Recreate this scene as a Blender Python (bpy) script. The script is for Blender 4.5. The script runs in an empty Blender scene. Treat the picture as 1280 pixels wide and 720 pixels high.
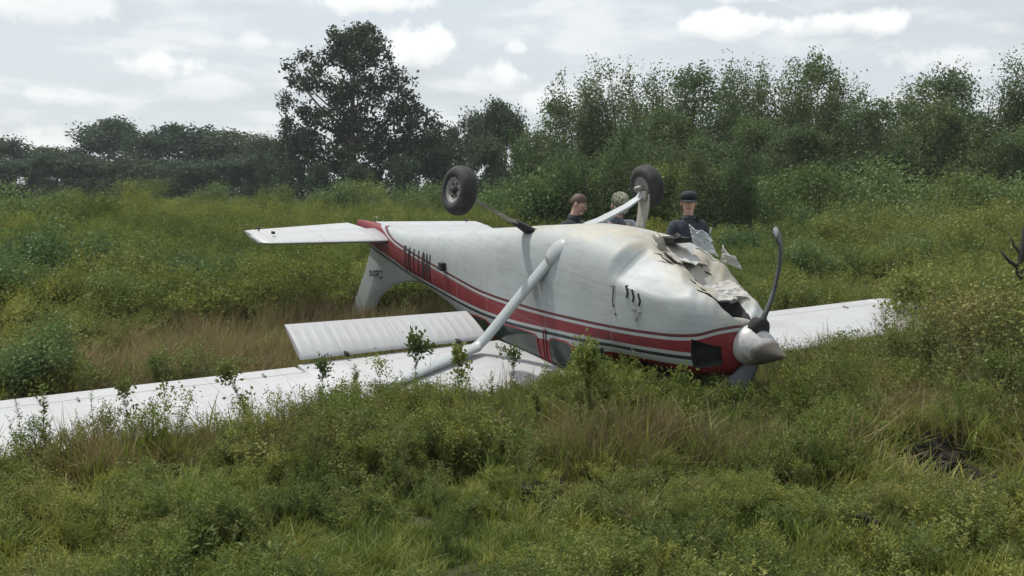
import bpy, bmesh, math, random
import numpy as np
from mathutils import Vector, Matrix, Euler

random.seed(7)
RNG = np.random.default_rng(7)
R = math.radians
scene = bpy.context.scene
COL = scene.collection

# ------------------------------------------------------------------ camera
CAM_H = 1.87
PITCH = 5.515
FPX = 1263.5
cam_data = bpy.data.cameras.new("camera")
cam = bpy.data.objects.new("camera", cam_data)
COL.objects.link(cam)
cam_data.sensor_width = 36.0
cam_data.lens = FPX / 1280 * 36
cam_data.clip_start = 0.05
cam_data.clip_end = 3000
cam.location = (0, 0, CAM_H)
cam.rotation_euler = (R(90 - PITCH), 0, 0)
scene.camera = cam

# ------------------------------------------------------------------ light
SUN_DIR = Vector((-0.36, 0.26, 0.90)).normalized()      # towards the sun
sun_data = bpy.data.lights.new("sun", 'SUN')
sun_data.energy = 2.7
sun_data.angle = R(2.0)
sun_data.color = (1.0, 0.955, 0.89)
sun = bpy.data.objects.new("sun", sun_data)
COL.objects.link(sun)
sun.rotation_euler = SUN_DIR.to_track_quat('Z', 'Y').to_euler()
sun.location = (0, 0, 60)
SUN_EL = math.asin(SUN_DIR.z)
SUN_ROT = math.atan2(SUN_DIR.x, SUN_DIR.y)

scene.view_settings.view_transform = 'Standard'
scene.view_settings.look = 'None'
scene.view_settings.exposure = 0.50
scene.view_settings.gamma = 1.0


class NT:
    """small node-tree helper"""
    def __init__(self, tree):
        self.t = tree
        self.n = tree.nodes
        self.l = tree.links

    def new(self, typ, **kw):
        n = self.n.new(typ)
        for k, v in kw.items():
            setattr(n, k, v)
        return n

    def set(self, sock, v):
        if isinstance(v, bpy.types.NodeSocket):
            self.l.new(v, sock)
        else:
            if sock.type == 'RGBA' and len(v) == 3:
                v = (*v, 1)
            sock.default_value = v

    def math(self, op, a, b=None, c=None, clamp=False):
        n = self.new('ShaderNodeMath', operation=op, use_clamp=clamp)
        for i, v in enumerate((a, b, c)):
            if v is not None:
                self.set(n.inputs[i], v)
        return n.outputs[0]

    def vmath(self, op, a, b=None):
        n = self.new('ShaderNodeVectorMath', operation=op)
        self.set(n.inputs[0], a)
        if b is not None:
            self.set(n.inputs[1], b)
        return n.outputs['Value'] if op in ('DOT_PRODUCT', 'LENGTH') else n.outputs[0]

    def mix(self, f, a, b, blend='MIX'):
        n = self.new('ShaderNodeMix', data_type='RGBA', blend_type=blend)
        self.set(n.inputs[0], f)
        self.set(n.inputs[6], a)
        self.set(n.inputs[7], b)
        return n.outputs[2]

    def step(self, v, lo, hi, a=0.0, b=1.0, smooth=True):
        n = self.new('ShaderNodeMapRange', interpolation_type='SMOOTHSTEP' if smooth else 'LINEAR')
        n.clamp = True if not smooth else n.clamp
        self.set(n.inputs[0], v)
        self.set(n.inputs[1], lo)
        self.set(n.inputs[2], hi)
        self.set(n.inputs[3], a)
        self.set(n.inputs[4], b)
        return n.outputs[0]

    def noise(self, vec, scale, detail=4.0, rough=0.55, dist=0.0):
        n = self.new('ShaderNodeTexNoise')
        if vec is not None:
            self.set(n.inputs['Vector'], vec)
        n.inputs['Scale'].default_value = scale
        n.inputs['Detail'].default_value = detail
        n.inputs['Roughness'].default_value = rough
        n.inputs['Distortion'].default_value = dist
        return n.outputs[0]


# ------------------------------------------------------------------ sky
def build_world():
    w = bpy.data.worlds.new("World")
    scene.world = w
    w.use_nodes = True
    t = NT(w.node_tree)
    t.n.clear()
    out = t.new('ShaderNodeOutputWorld')
    bg = t.new('ShaderNodeBackground')
    bg.inputs[1].default_value = 0.1
    t.l.new(bg.outputs[0], out.inputs[0])
    sky = t.new('ShaderNodeTexSky')
    sky.sky_type = 'NISHITA'
    sky.sun_disc = False
    sky.sun_elevation = SUN_EL
    sky.sun_rotation = SUN_ROT
    sky.dust_density = 2.5
    sky.air_density = 1.0
    tc = t.new('ShaderNodeTexCoord')
    d = tc.outputs['Generated']
    sep = t.new('ShaderNodeSeparateXYZ')
    t.l.new(d, sep.inputs[0])
    dx, dy, dz = sep.outputs
    # thin high veil that turns the blue into pale grey
    base = t.mix(0.82, sky.outputs[0], (5.35, 5.75, 6.0))
    # cloud sheet: project the direction on a plane overhead
    zz = t.math('ADD', t.math('MAXIMUM', dz, 0.0), 0.13)
    comb = t.new('ShaderNodeCombineXYZ')
    t.set(comb.inputs[0], t.math('DIVIDE', dx, zz))
    t.set(comb.inputs[1], t.math('DIVIDE', dy, zz))
    comb.inputs[2].default_value = 3.7
    p = comb.outputs[0]
    big = t.noise(p, 0.75, 5, 0.55, 0.4)
    # soft grey undersides
    sheet = t.step(big, 0.47, 0.70)
    col = t.mix(t.math('MULTIPLY', sheet, 0.62), base, (4.41, 4.59, 4.73))
    veil = t.noise(p, 1.9, 6, 0.6, 0.3)
    col = t.mix(t.math('MULTIPLY', t.step(veil, 0.46, 0.66), 0.55), col, (7.11, 7.2, 7.2))
    # cumulus heaps: each a cluster of puffs at its own bearing and height
    fine = t.noise(d, 34.0, 8, 0.62)
    mid = t.noise(d, 13.0, 5, 0.6)
    rough = t.math('ADD', t.math('MULTIPLY', t.math('SUBTRACT', fine, 0.5), 2.6), t.math('MULTIPLY', t.math('SUBTRACT', mid, 0.5), 4.2))
    az = t.math('ARCTAN2', dx, dy)
    el = t.math('ARCSINE', dz)
    heaps = [(190, 92, 58, 28, .95), (262, 118, 70, 20, .4), (545, 62, 75, 34, .9), (612, 94, 55, 28, .85), (905, 36, 75, 22, .95),
             (1040, 40, 90, 20, .95), (480, 6, 95, 18, .8), (1180, 84, 62, 24, .6), (700, 128, 60, 24, .5), (30, 190, 90, 26, .6), (60, 30, 130, 26, .6), (330, 60, 60, 16, .5), (90, 130, 60, 16, .5),
             (960, 4, 80, 12, .6), (-160, 70, 90, 26, .8), (-330, 130, 70, 22, .7), (1440, 60, 100, 26, .8), (1640, 120, 80, 22, .7),
             (645, 62, 16, 10, .6), (300, -60, 120, 30, .7), (1200, -70, 140, 30, .8), (800, -110, 120, 26, .8)]
    body = None
    shade = None
    for (px, py, wx, wy, k) in heaps:
        a0 = math.atan((px - 640) / FPX)
        e0 = math.atan((360 - py) / FPX) - R(PITCH)
        ax = t.math('DIVIDE', t.math('SUBTRACT', az, a0), wx / FPX)
        ey = t.math('DIVIDE', t.math('SUBTRACT', el, e0), wy / FPX)
        # flat base, domed top
        ey2 = t.math('MULTIPLY', ey, t.step(ey, -0.2, 0.1, 1.5, 1.0))
        r2 = t.math('SQRT', t.math('ADD', t.math('MULTIPLY', ax, ax), t.math('MULTIPLY', ey2, ey2)))
        m = t.math('ADD', t.math('SUBTRACT', 1.0, r2), t.math('MULTIPLY', rough, 0.75))
        m = t.math('MULTIPLY', t.step(m, 0.05, 0.75), k)
        s = t.math('MULTIPLY', m, t.step(t.math('ADD', ey, t.math('MULTIPLY', rough, 0.5)), -0.7, 0.35, 1.0, 0.0))
        body = m if body is None else t.math('MAXIMUM', body, m)
        shade = s if shade is None else t.math('MAXIMUM', shade, s)
    col = t.mix(t.math('MULTIPLY', body, 0.9), col, (8.1, 8.15, 8.05))
    col = t.mix(t.math('MULTIPLY', shade, 0.75), col, (4.95, 5.09, 5.22))
    # the ground side of the dome stays a plain dull tone
    col = t.mix(t.step(dz, -0.08, 0.0, 1.0, 0.0), col, (1.2, 1.3, 1.0))
    t.l.new(col, bg.inputs[0])


build_world()


# ------------------------------------------------------------------ helpers
def tag(o, label=None, cat=None, group=None, kind=None):
    if label: o['label'] = label
    if cat: o['category'] = cat
    if group: o['group'] = group
    if kind: o['kind'] = kind
    return o


def make_mesh(name, verts, faces, mat=None, smooth=True):
    me = bpy.data.meshes.new(name)
    me.from_pydata([tuple(map(float, v)) for v in verts], [], faces)
    me.update()
    if mat:
        me.materials.append(mat)
    if smooth:
        me.polygons.foreach_set('use_smooth', [True] * len(me.polygons))
    return me


def link(name, me, parent=None, loc=None):
    o = bpy.data.objects.new(name, me)
    COL.objects.link(o)
    if parent:
        o.parent = parent
    if loc is not None:
        o.location = loc
    return o


def empty(name, loc=(0, 0, 0), rot=(0, 0, 0)):
    o = bpy.data.objects.new(name, None)
    COL.objects.link(o)
    o.location = loc
    o.rotation_euler = rot
    o.empty_display_size = 0.2
    return o


def fast_mesh(name, V, tri, mat, smooth=False):
    """mesh from numpy arrays: V (n,3), tri (m,k) with k = 3 or 4"""
    me = bpy.data.meshes.new(name)
    n, (m, k) = len(V), tri.shape
    me.vertices.add(n)
    me.vertices.foreach_set('co', np.asarray(V, np.float32).ravel())
    me.loops.add(m * k)
    me.loops.foreach_set('vertex_index', tri.astype(np.int32).ravel())
    me.polygons.add(m)
    me.polygons.foreach_set('loop_start', np.arange(0, m * k, k, dtype=np.int32))
    me.polygons.foreach_set('loop_total', np.full(m, k, np.int32))
    me.update(calc_edges=True)
    if mat:
        for mm in (mat if isinstance(mat, (list, tuple)) else [mat]):
            me.materials.append(mm)
    if smooth:
        me.polygons.foreach_set('use_smooth', np.ones(m, bool))
    return me


def tube(path, radii, n=10, cap=True, flat=None, up=(0, 0, 1)):
    """swept tube; radii scalars or (a,b) pairs"""
    path = [Vector(p) for p in path]
    V, F = [], []
    u_prev = None
    for i, p in enumerate(path):
        a = path[max(i - 1, 0)]
        b = path[min(i + 1, len(path) - 1)]
        d = (b - a).normalized()
        u = u_prev if u_prev is not None else Vector(up)
        u = u - d * u.dot(d)
        if u.length < 1e-4:
            u = Vector((1, 0, 0)) - d * d.x
        u.normalize()
        u_prev = u
        v = d.cross(u)
        r = radii[i] if isinstance(radii, (list, tuple)) else radii
        ra, rb = r if isinstance(r, (list, tuple)) else (r, r)
        for k in range(n):
            t = 2 * math.pi * k / n
            V.append(p + u * (ra * math.cos(t)) + v * (rb * math.sin(t)))
    for i in range(len(path) - 1):
        for k in range(n):
            k2 = (k + 1) % n
            F.append((i * n + k, i * n + k2, (i + 1) * n + k2, (i + 1) * n + k))
    if cap:
        F.append(tuple(range(n - 1, -1, -1)))
        F.append(tuple(range((len(path) - 1) * n, len(path) * n)))
    return V, F


def merge(*parts):
    V, F = [], []
    for v, f in parts:
        o = len(V)
        V += list(v)
        F += [tuple(i + o for i in q) for q in f]
    return V, F


def lathe(profile, n=32, axis='X', center=(0, 0, 0)):
    """profile (a, r) along an axis"""
    V, F = [], []
    c = Vector(center)
    for a, r in profile:
        for k in range(n):
            t = 2 * math.pi * k / n
            if axis == 'X': q = (a, r * math.cos(t), r * math.sin(t))
            elif axis == 'Y': q = (r * math.cos(t), a, r * math.sin(t))
            else: q = (r * math.cos(t), r * math.sin(t), a)
            V.append(c + Vector(q))
    m = len(profile)
    for i in range(m - 1):
        for k in range(n):
            k2 = (k + 1) % n
            F.append((i * n + k, i * n + k2, (i + 1) * n + k2, (i + 1) * n + k))
    F.append(tuple(range(n)))
    F.append(tuple(range((m - 1) * n, m * n)))
    return V, F


def boxv(c, s, rot=None):
    V = []
    for x in (-1, 1):
        for y in (-1, 1):
            for z in (-1, 1):
                v = Vector((x * s[0] / 2, y * s[1] / 2, z * s[2] / 2))
                if rot is not None: v = rot @ v
                V.append(v + Vector(c))
    F = [(0, 1, 3, 2), (4, 6, 7, 5), (0, 4, 5, 1), (2, 3, 7, 6), (0, 2, 6, 4), (1, 5, 7, 3)]
    return V, F


def recalc(me):
    bm = bmesh.new()
    bm.from_mesh(me)
    bmesh.ops.recalc_face_normals(bm, faces=bm.faces)
    bm.to_mesh(me)
    bm.free()
    return me


def bevelled(me, w=0.01, seg=2):
    bm = bmesh.new()
    bm.from_mesh(me)
    bmesh.ops.recalc_face_normals(bm, faces=bm.faces)
    bmesh.ops.bevel(bm, geom=list(bm.edges), offset=w, segments=seg, affect='EDGES')
    bm.to_mesh(me)
    bm.free()
    return me


# ------------------------------------------------------------------ materials
def mat_new(name):
    m = bpy.data.materials.new(name)
    m.use_nodes = True
    t = NT(m.node_tree)
    b = t.n['Principled BSDF']
    return m, t, b


def simple_mat(name, col, rough=0.6, metal=0.0, var=0.15, scale=12.0, bump=0.0, coat=0.0):
    m, t, b = mat_new(name)
    tc = t.new('ShaderNodeTexCoord')
    n = t.noise(tc.outputs['Object'], scale, 5, 0.6)
    lo = tuple(c * (1 - var) for c in col)
    hi = tuple(min(1, c * (1 + var)) for c in col)
    t.set(b.inputs['Base Color'], t.mix(t.step(n, 0.3, 0.7), lo, hi))
    b.inputs['Roughness'].default_value = rough
    b.inputs['Metallic'].default_value = metal
    b.inputs['Coat Weight'].default_value = coat
    if bump:
        bn = t.new('ShaderNodeBump')
        bn.inputs['Strength'].default_value = bump
        bn.inputs['Distance'].default_value = 0.01
        t.set(bn.inputs['Height'], n)
        t.l.new(bn.outputs[0], b.inputs['Normal'])
    return m


def leaf_mat(name, cols, trans=0.35, scale=0.35, rnd=0.5, gloss=0.03, tint=None):
    """foliage: three tones picked by a patchy noise in the field and by the plant itself"""
    m = bpy.data.materials.new(name)
    m.use_nodes = True
    t = NT(m.node_tree)
    t.n.clear()
    out = t.new('ShaderNodeOutputMaterial')
    geo = t.new('ShaderNodeNewGeometry')
    oi = t.new('ShaderNodeObjectInfo')
    n1 = t.noise(geo.outputs['Position'], scale, 3, 0.6)
    n2 = t.noise(geo.outputs['Position'], scale * 14, 2, 0.6)
    f = t.math('ADD', t.math('MULTIPLY', t.math('SUBTRACT', n1, 0.5), 2.6),
               t.math('ADD', t.math('MULTIPLY', t.math('SUBTRACT', n2, 0.5), 1.0),
                      t.math('MULTIPLY', t.math('SUBTRACT', oi.outputs['Random'], 0.5), rnd)))
    f = t.math('ADD', f, 0.5, clamp=True)
    c = t.mix(t.step(f, 0.0, 0.5), cols[0], cols[1])
    c = t.mix(t.step(f, 0.5, 1.0), c, cols[2])
    di = t.new('ShaderNodeBsdfDiffuse')
    tr = t.new('ShaderNodeBsdfTranslucent')
    gl = t.new('ShaderNodeBsdfGlossy')
    gl.inputs['Roughness'].default_value = 0.55
    gl.inputs['Color'].default_value = (0.6, 0.65, 0.6, 1)
    t.set(di.inputs[0], c)
    t.set(tr.inputs[0], t.mix(0.5, c, (c0 := tuple(min(1, x * 1.5) for x in cols[1]))))
    mx = t.new('ShaderNodeMixShader')
    mx.inputs[0].default_value = trans
    t.l.new(di.outputs[0], mx.inputs[1])
    t.l.new(tr.outputs[0], mx.inputs[2])
    fr = t.new('ShaderNodeMixShader')
    fr.inputs[0].default_value = gloss
    t.l.new(mx.outputs[0], fr.inputs[1])
    t.l.new(gl.outputs[0], fr.inputs[2])
    t.l.new(fr.outputs[0], out.inputs[0])
    return m


M = {}
M['grass'] = leaf_mat('green_grass', [(0.06, 0.095, 0.016), (0.145, 0.185, 0.033), (0.29, 0.27, 0.059)], .34, .55, .7)
M['dry'] = leaf_mat('dry_grass', [(0.113, 0.092, 0.039), (0.2, 0.158, 0.076), (0.308, 0.24, 0.121)], .3, .6, .8)
M['straw'] = leaf_mat('pale_straw', [(0.21, 0.168, 0.08), (0.326, 0.273, 0.13), (0.462, 0.389, 0.19)], .25, .8, .8)
M['weed'] = leaf_mat('weed_leaves', [(0.06, 0.098, 0.019), (0.145, 0.182, 0.035), (0.264, 0.256, 0.053)], .34, .22, .6)
M['weed_yellow'] = leaf_mat('yellow_weed_leaves', [(0.081, 0.116, 0.024), (0.146, 0.176, 0.039), (0.212, 0.22, 0.053)], .34, .25, .6)
M['bush'] = leaf_mat('bush_leaves', [(0.057, 0.09, 0.025), (0.118, 0.156, 0.039), (0.211, 0.219, 0.053)], .34, .3, .6)
M['darkweed'] = leaf_mat('dark_weed_leaves', [(0.073, 0.105, 0.03), (0.142, 0.166, 0.048), (0.232, 0.208, 0.066)], .3, .5, .6)
M['sapling'] = leaf_mat('sapling_leaves', [(0.057, 0.092, 0.034), (0.091, 0.128, 0.046), (0.122, 0.155, 0.054)], .3, .10, .9)
M['oak'] = leaf_mat('oak_leaves', [(0.024, 0.041, 0.021), (0.039, 0.058, 0.028), (0.058, 0.078, 0.034)], .22, .2, .5)
M['fartree'] = leaf_mat('far_tree_leaves', [(0.034, 0.059, 0.034), (0.05, 0.078, 0.042), (0.074, 0.097, 0.05)], .25, .08, .9)
M['shrub'] = leaf_mat('shrub_leaves', [(0.065, 0.119, 0.042), (0.107, 0.165, 0.056), (0.147, 0.195, 0.066)], .32, .12, .8)
M['stem'] = simple_mat('green_stem', (.085, .095, .04), .7)
M['bark'] = simple_mat('bark', (.085, .070, .055), .9, var=.4, scale=6, bump=.6)
M['soil'] = simple_mat('dark_soil', (.022, .017, .012), .95, var=.45, scale=14, bump=.8)


def ground_mat():
    m, t, b = mat_new('field_ground')
    geo = t.new('ShaderNodeNewGeometry')
    p = geo.outputs['Position']
    n1 = t.noise(p, .6, 6, .6)
    n2 = t.noise(p, 9, 6, .65)
    c = t.mix(t.step(n1, .35, .65), (.034, .036, .014), (.055, .048, .020))
    c = t.mix(t.step(n2, .45, .75), c, (.075, .064, .032))
    t.set(b.inputs['Base Color'], c)
    b.inputs['Roughness'].default_value = 1
    bn = t.new('ShaderNodeBump')
    bn.inputs['Strength'].default_value = .9
    bn.inputs['Distance'].default_value = .04
    t.set(bn.inputs['Height'], n2)
    t.l.new(bn.outputs[0], b.inputs['Normal'])
    return m


# ------------------------------------------------------------------ ground
PLANE_R = Matrix(((0.531232262620929, -0.8456990781472861, -0.05084636045435015),
                  (-0.8378126948994569, -0.5333044090155632, 0.11686015398689993),
                  (-0.12594511271157932, -0.019480157734596326, -0.9918459316036436)))
PLANE_T = Vector((2.078263783299967, 7.54884080906004, 0.6165653322834794))
PR = np.array(PLANE_R)
PT = np.array(PLANE_T)


def hnoise(x, y, s, seed=0.0):
    x = np.asarray(x, float) * s + seed * 7.3
    y = np.asarray(y, float) * s + seed * 3.1
    return (np.sin(x * 1.7 + np.sin(y * 1.3) * 1.1) + np.sin(y * 2.1 + 1.7 + np.sin(x * .9 + 2) * 1.3) + .5 * np.sin(x * 3.7 - y * 2.9)) / 2.5


def gz(x, y):
    """height of the field"""
    x = np.asarray(x, float)
    y = np.asarray(y, float)
    d = np.hypot(x - .2, y - 10)
    flat = np.clip((d - 6.5) / 10, 0, 1)
    h = flat * .16 * hnoise(x, y, .18, 1) + .02 * hnoise(x, y, 1.3, 2) + .05 * np.clip((7.2 - y) / 1.2, 0, 1) * hnoise(x, y, 2.0, 31)
    # soft swell of the field on the left, shallow ruts on the right
    h = h + .20 * np.exp(-((x + 11) ** 2 / 30 + (y - 24) ** 2 / 40))
    h = h - .12 * np.exp(-((x - 2.85) ** 2 / .14 + (y - 6.42) ** 2 / .06)) + .10 * np.exp(-((x - 2.95) ** 2 / .5 + (y - 6.9) ** 2 / .06))
    return h


def build_ground():
    a = np.concatenate([np.arange(-14, 14.01, .16)])
    far = np.array([18, 24, 34, 50, 75, 110, 170, 260, 420, 700, 1200.])
    xs = np.concatenate([-far[::-1], a, far])
    ys = np.concatenate([-far[::-1][:-2], np.arange(-14, 3.9, .3), np.arange(4, 9, .12), np.arange(9, 40.01, .3), np.array([46, 55, 70, 90, 120, 170, 260, 420, 700, 1200.])])
    X, Y = np.meshgrid(xs, ys)
    Z = gz(X, Y)
    V = np.stack([X.ravel(), Y.ravel(), Z.ravel()], 1)
    nx, ny = len(xs), len(ys)
    i = np.arange(nx * ny).reshape(ny, nx)
    F = np.stack([i[:-1, :-1].ravel(), i[:-1, 1:].ravel(), i[1:, 1:].ravel(), i[1:, :-1].ravel()], 1)
    o = link('ground', fast_mesh('ground', V, F, ground_mat(), True))
    tag(o, 'overgrown field of bare soil and thatch under the weeds', None, None, 'structure')


build_ground()

# ------------------------------------------------------------------ leaf geometry
def leaf_quads(P, N, T, L, W):
    """rhombic leaves: centre P, normal N, direction T, length L, width W -> V, F"""
    T = T / np.linalg.norm(T, axis=1, keepdims=True)
    B = np.cross(N, T)
    B /= np.linalg.norm(B, axis=1, keepdims=True) + 1e-9
    NN = np.cross(T, B)
    L = np.broadcast_to(np.asarray(L, float), (len(P),))[:, None]
    W = np.broadcast_to(np.asarray(W, float), (len(P),))[:, None]
    a = P
    b = P + T * L * .45 + B * W * .5 - NN * L * .03
    c = P + T * L - NN * L * .12
    d = P + T * L * .45 - B * W * .5 - NN * L * .03
    V = np.stack([a, b, c, d], 1).reshape(-1, 3)
    F = np.arange(len(P) * 4).reshape(-1, 4)
    return V, F


def rand_dirs(n, rng):
    v = rng.normal(size=(n, 3))
    return v / np.linalg.norm(v, axis=1, keepdims=True)


def blades(n, rng, spread, h0, h1, w, bend, seg=3, lie=0.0):
    """grass blades as tapering strips"""
    ang = rng.uniform(0, 2 * np.pi, n)
    r = spread * np.sqrt(rng.uniform(0, 1, n))
    base = np.stack([r * np.cos(ang), r * np.sin(ang), np.full(n, -.02)], 1)
    h = rng.uniform(h0, h1, n)
    da = rng.uniform(0, 2 * np.pi, n)
    D = np.stack([np.cos(da), np.sin(da), np.zeros(n)], 1)
    S = np.stack([-np.sin(da), np.cos(da), np.zeros(n)], 1)
    bd = rng.uniform(.15, 1, n) * bend
    V = []
    for k in range(seg + 1):
        u = k / seg
        c = base + D * (h * bd * u ** 1.8 + lie * h * u)[:, None]
        c[:, 2] += h * (u - .35 * bd * u ** 2.2) * (1 - .6 * lie)
        ww = (w * (1 - u ** 1.5) * .5 + .0006)
        V.append(c - S * ww)
        V.append(c + S * ww)
    V = np.stack(V, 1)
    F = []
    m = 2 * (seg + 1)
    b = np.arange(n) * m
    for k in range(seg):
        F.append(np.stack([b + 2 * k, b + 2 * k + 1, b + 2 * k + 3, b + 2 * k + 2], 1))
    return V.reshape(-1, 3), np.concatenate(F)


def cat(parts):
    V, F, o = [], [], 0
    for v, f in parts:
        V.append(v)
        F.append(f + o)
        o += len(v)
    return np.concatenate(V), np.concatenate(F)


def stem_strip(path, w):
    """thin four-sided stem along a path (k,3)"""
    k = len(path)
    V = []
    for i in range(k):
        r = w * (1 - .75 * i / (k - 1)) * .5
        for dx, dy in ((r, 0), (0, r), (-r, 0), (0, -r)):
            V.append(path[i] + np.array([dx, dy, 0]))
    F = []
    for i in range(k - 1):
        for q in range(4):
            q2 = (q + 1) % 4
            F.append((i * 4 + q, i * 4 + q2, i * 4 + 4 + q2, i * 4 + 4 + q))
    return np.array(V), np.array(F)


def weed_parts(rng, h, leaf, nl, lean=.12, top=None, branch=0):
    """one upright weed: stem and leaves (separate geometry)"""
    a = rng.uniform(0, 2 * np.pi)
    D = np.array([math.cos(a), math.sin(a), 0]) * lean * h
    u = np.linspace(0, 1, 7)
    wob = rng.normal(scale=.012 * h, size=(7, 3))
    wob[0] = 0
    wob[:, 2] = 0
    path = D[None] * (u ** 1.6)[:, None] + np.stack([0 * u, 0 * u, h * u - .03], 1) + wob
    S = [stem_strip(path, .010 * max(h, .5))]
    paths = [(path, nl, 1.0)]
    for b in range(branch):
        k = rng.uniform(.35, .85)
        i = k * 6
        p0 = path[int(i)] + (path[min(int(i) + 1, 6)] - path[int(i)]) * (i % 1)
        ba = rng.uniform(0, 2 * np.pi)
        ln = h * rng.uniform(.15, .32)
        uu = np.linspace(0, 1, 4)
        bp = p0 + np.stack([np.cos(ba) * uu * .6 * ln, np.sin(ba) * uu * .6 * ln, uu ** 1.2 * ln * .9], 1)
        S.append(stem_strip(bp, .006 * max(h, .5)))
        paths.append((bp, max(5, nl // 4), .6))
    L = []
    for (pt, n, sc) in paths:
        k = len(pt) - 1
        t = rng.uniform(.12 if sc == 1 else .0, 1, n) * k * .999
        i = t.astype(int)
        P = pt[i] + (pt[i + 1] - pt[i]) * (t - i)[:, None]
        an = rng.uniform(0, 2 * np.pi, n)
        up = rng.uniform(.1, 1.0, n)
        T = np.stack([np.cos(an), np.sin(an), up], 1)
        N = np.stack([-np.cos(an) * up, -np.sin(an) * up, np.ones(n)], 1) + rng.normal(scale=.3, size=(n, 3))
        ll = leaf * sc * rng.uniform(.5, 1.1, n) * (1.1 - .6 * t / k)
        L.append(leaf_quads(P, N, T, ll, ll * .30))
        if top:
            n2 = int(n * .9)
            P2 = pt[-1] + rng.normal(scale=(.05 * h, .05 * h, .07 * h), size=(n2, 3))
            L.append(leaf_quads(P2, rand_dirs(n2, rng), rand_dirs(n2, rng) + np.array([0, 0, .6]), leaf * top, leaf * top * .6))
    return cat(S), cat(L)


def weed_clump(name, rng, nst, spread, h0, h1, leaf, nl, mat, top=None, branch=2):
    st, lv = [], []
    for k in range(nst):
        r = spread * math.sqrt(rng.uniform())
        a = rng.uniform(0, 2 * np.pi)
        (sv, sf), (lvv, lff) = weed_parts(rng, rng.uniform(h0, h1), leaf, nl, .18, top, branch)
        off = np.array([r * math.cos(a), r * math.sin(a), 0])
        st.append((sv + off, sf))
        lv.append((lvv + off, lff))
    a, b = cat(st), cat(lv)
    V, F = cat([a, b])
    me = fast_mesh(name, V, F, [M['stem'], mat])
    me.polygons.foreach_set('material_index', np.concatenate([np.zeros(len(a[1]), np.int32), np.ones(len(b[1]), np.int32)]))
    return me


def herb_mound(name, rng, h, w, n, leaf, mat, stems=8):
    """low leafy mound with an uneven top"""
    lumps = []
    for k in range(9):
        a = rng.uniform(0, 2 * np.pi)
        r = w * .5 * math.sqrt(rng.uniform()) * .8
        lumps.append((r * math.cos(a), r * math.sin(a), h * rng.uniform(.35, .8), w * rng.uniform(.14, .26), h * rng.uniform(.18, .34)))
    parts = []
    for k in range(9):
        x, y, z, rr, rh = lumps[k]
        m = n // 9
        d = rand_dirs(m, rng)
        q = rng.uniform(.5, 1, m)[:, None]
        P = np.array([x, y, z]) + d * q * np.array([rr, rr, rh])
        P[:, 2] = np.maximum(P[:, 2], .02)
        T = d + rng.normal(scale=.5, size=(m, 3)) + np.array([0, 0, .5])
        N = rand_dirs(m, rng) + np.array([0, 0, .8])
        ll = leaf * rng.uniform(.6, 1.3, m)
        parts.append(leaf_quads(P, N, T, ll, ll * .4))
    st = []
    for k in range(stems):
        x, y, z, rr, rh = lumps[k % 9]
        u = np.linspace(0, 1, 4)
        st.append(stem_strip(np.stack([x * u, y * u, (z + rh) * u - .02], 1), .012))
    a, b = cat(st), cat(parts)
    V, F = cat([a, b])
    me = fast_mesh(name, V, F, [M['stem'], mat])
    me.polygons.foreach_set('material_index', np.concatenate([np.zeros(len(a[1]), np.int32), np.ones(len(b[1]), np.int32)]))
    return me


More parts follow.
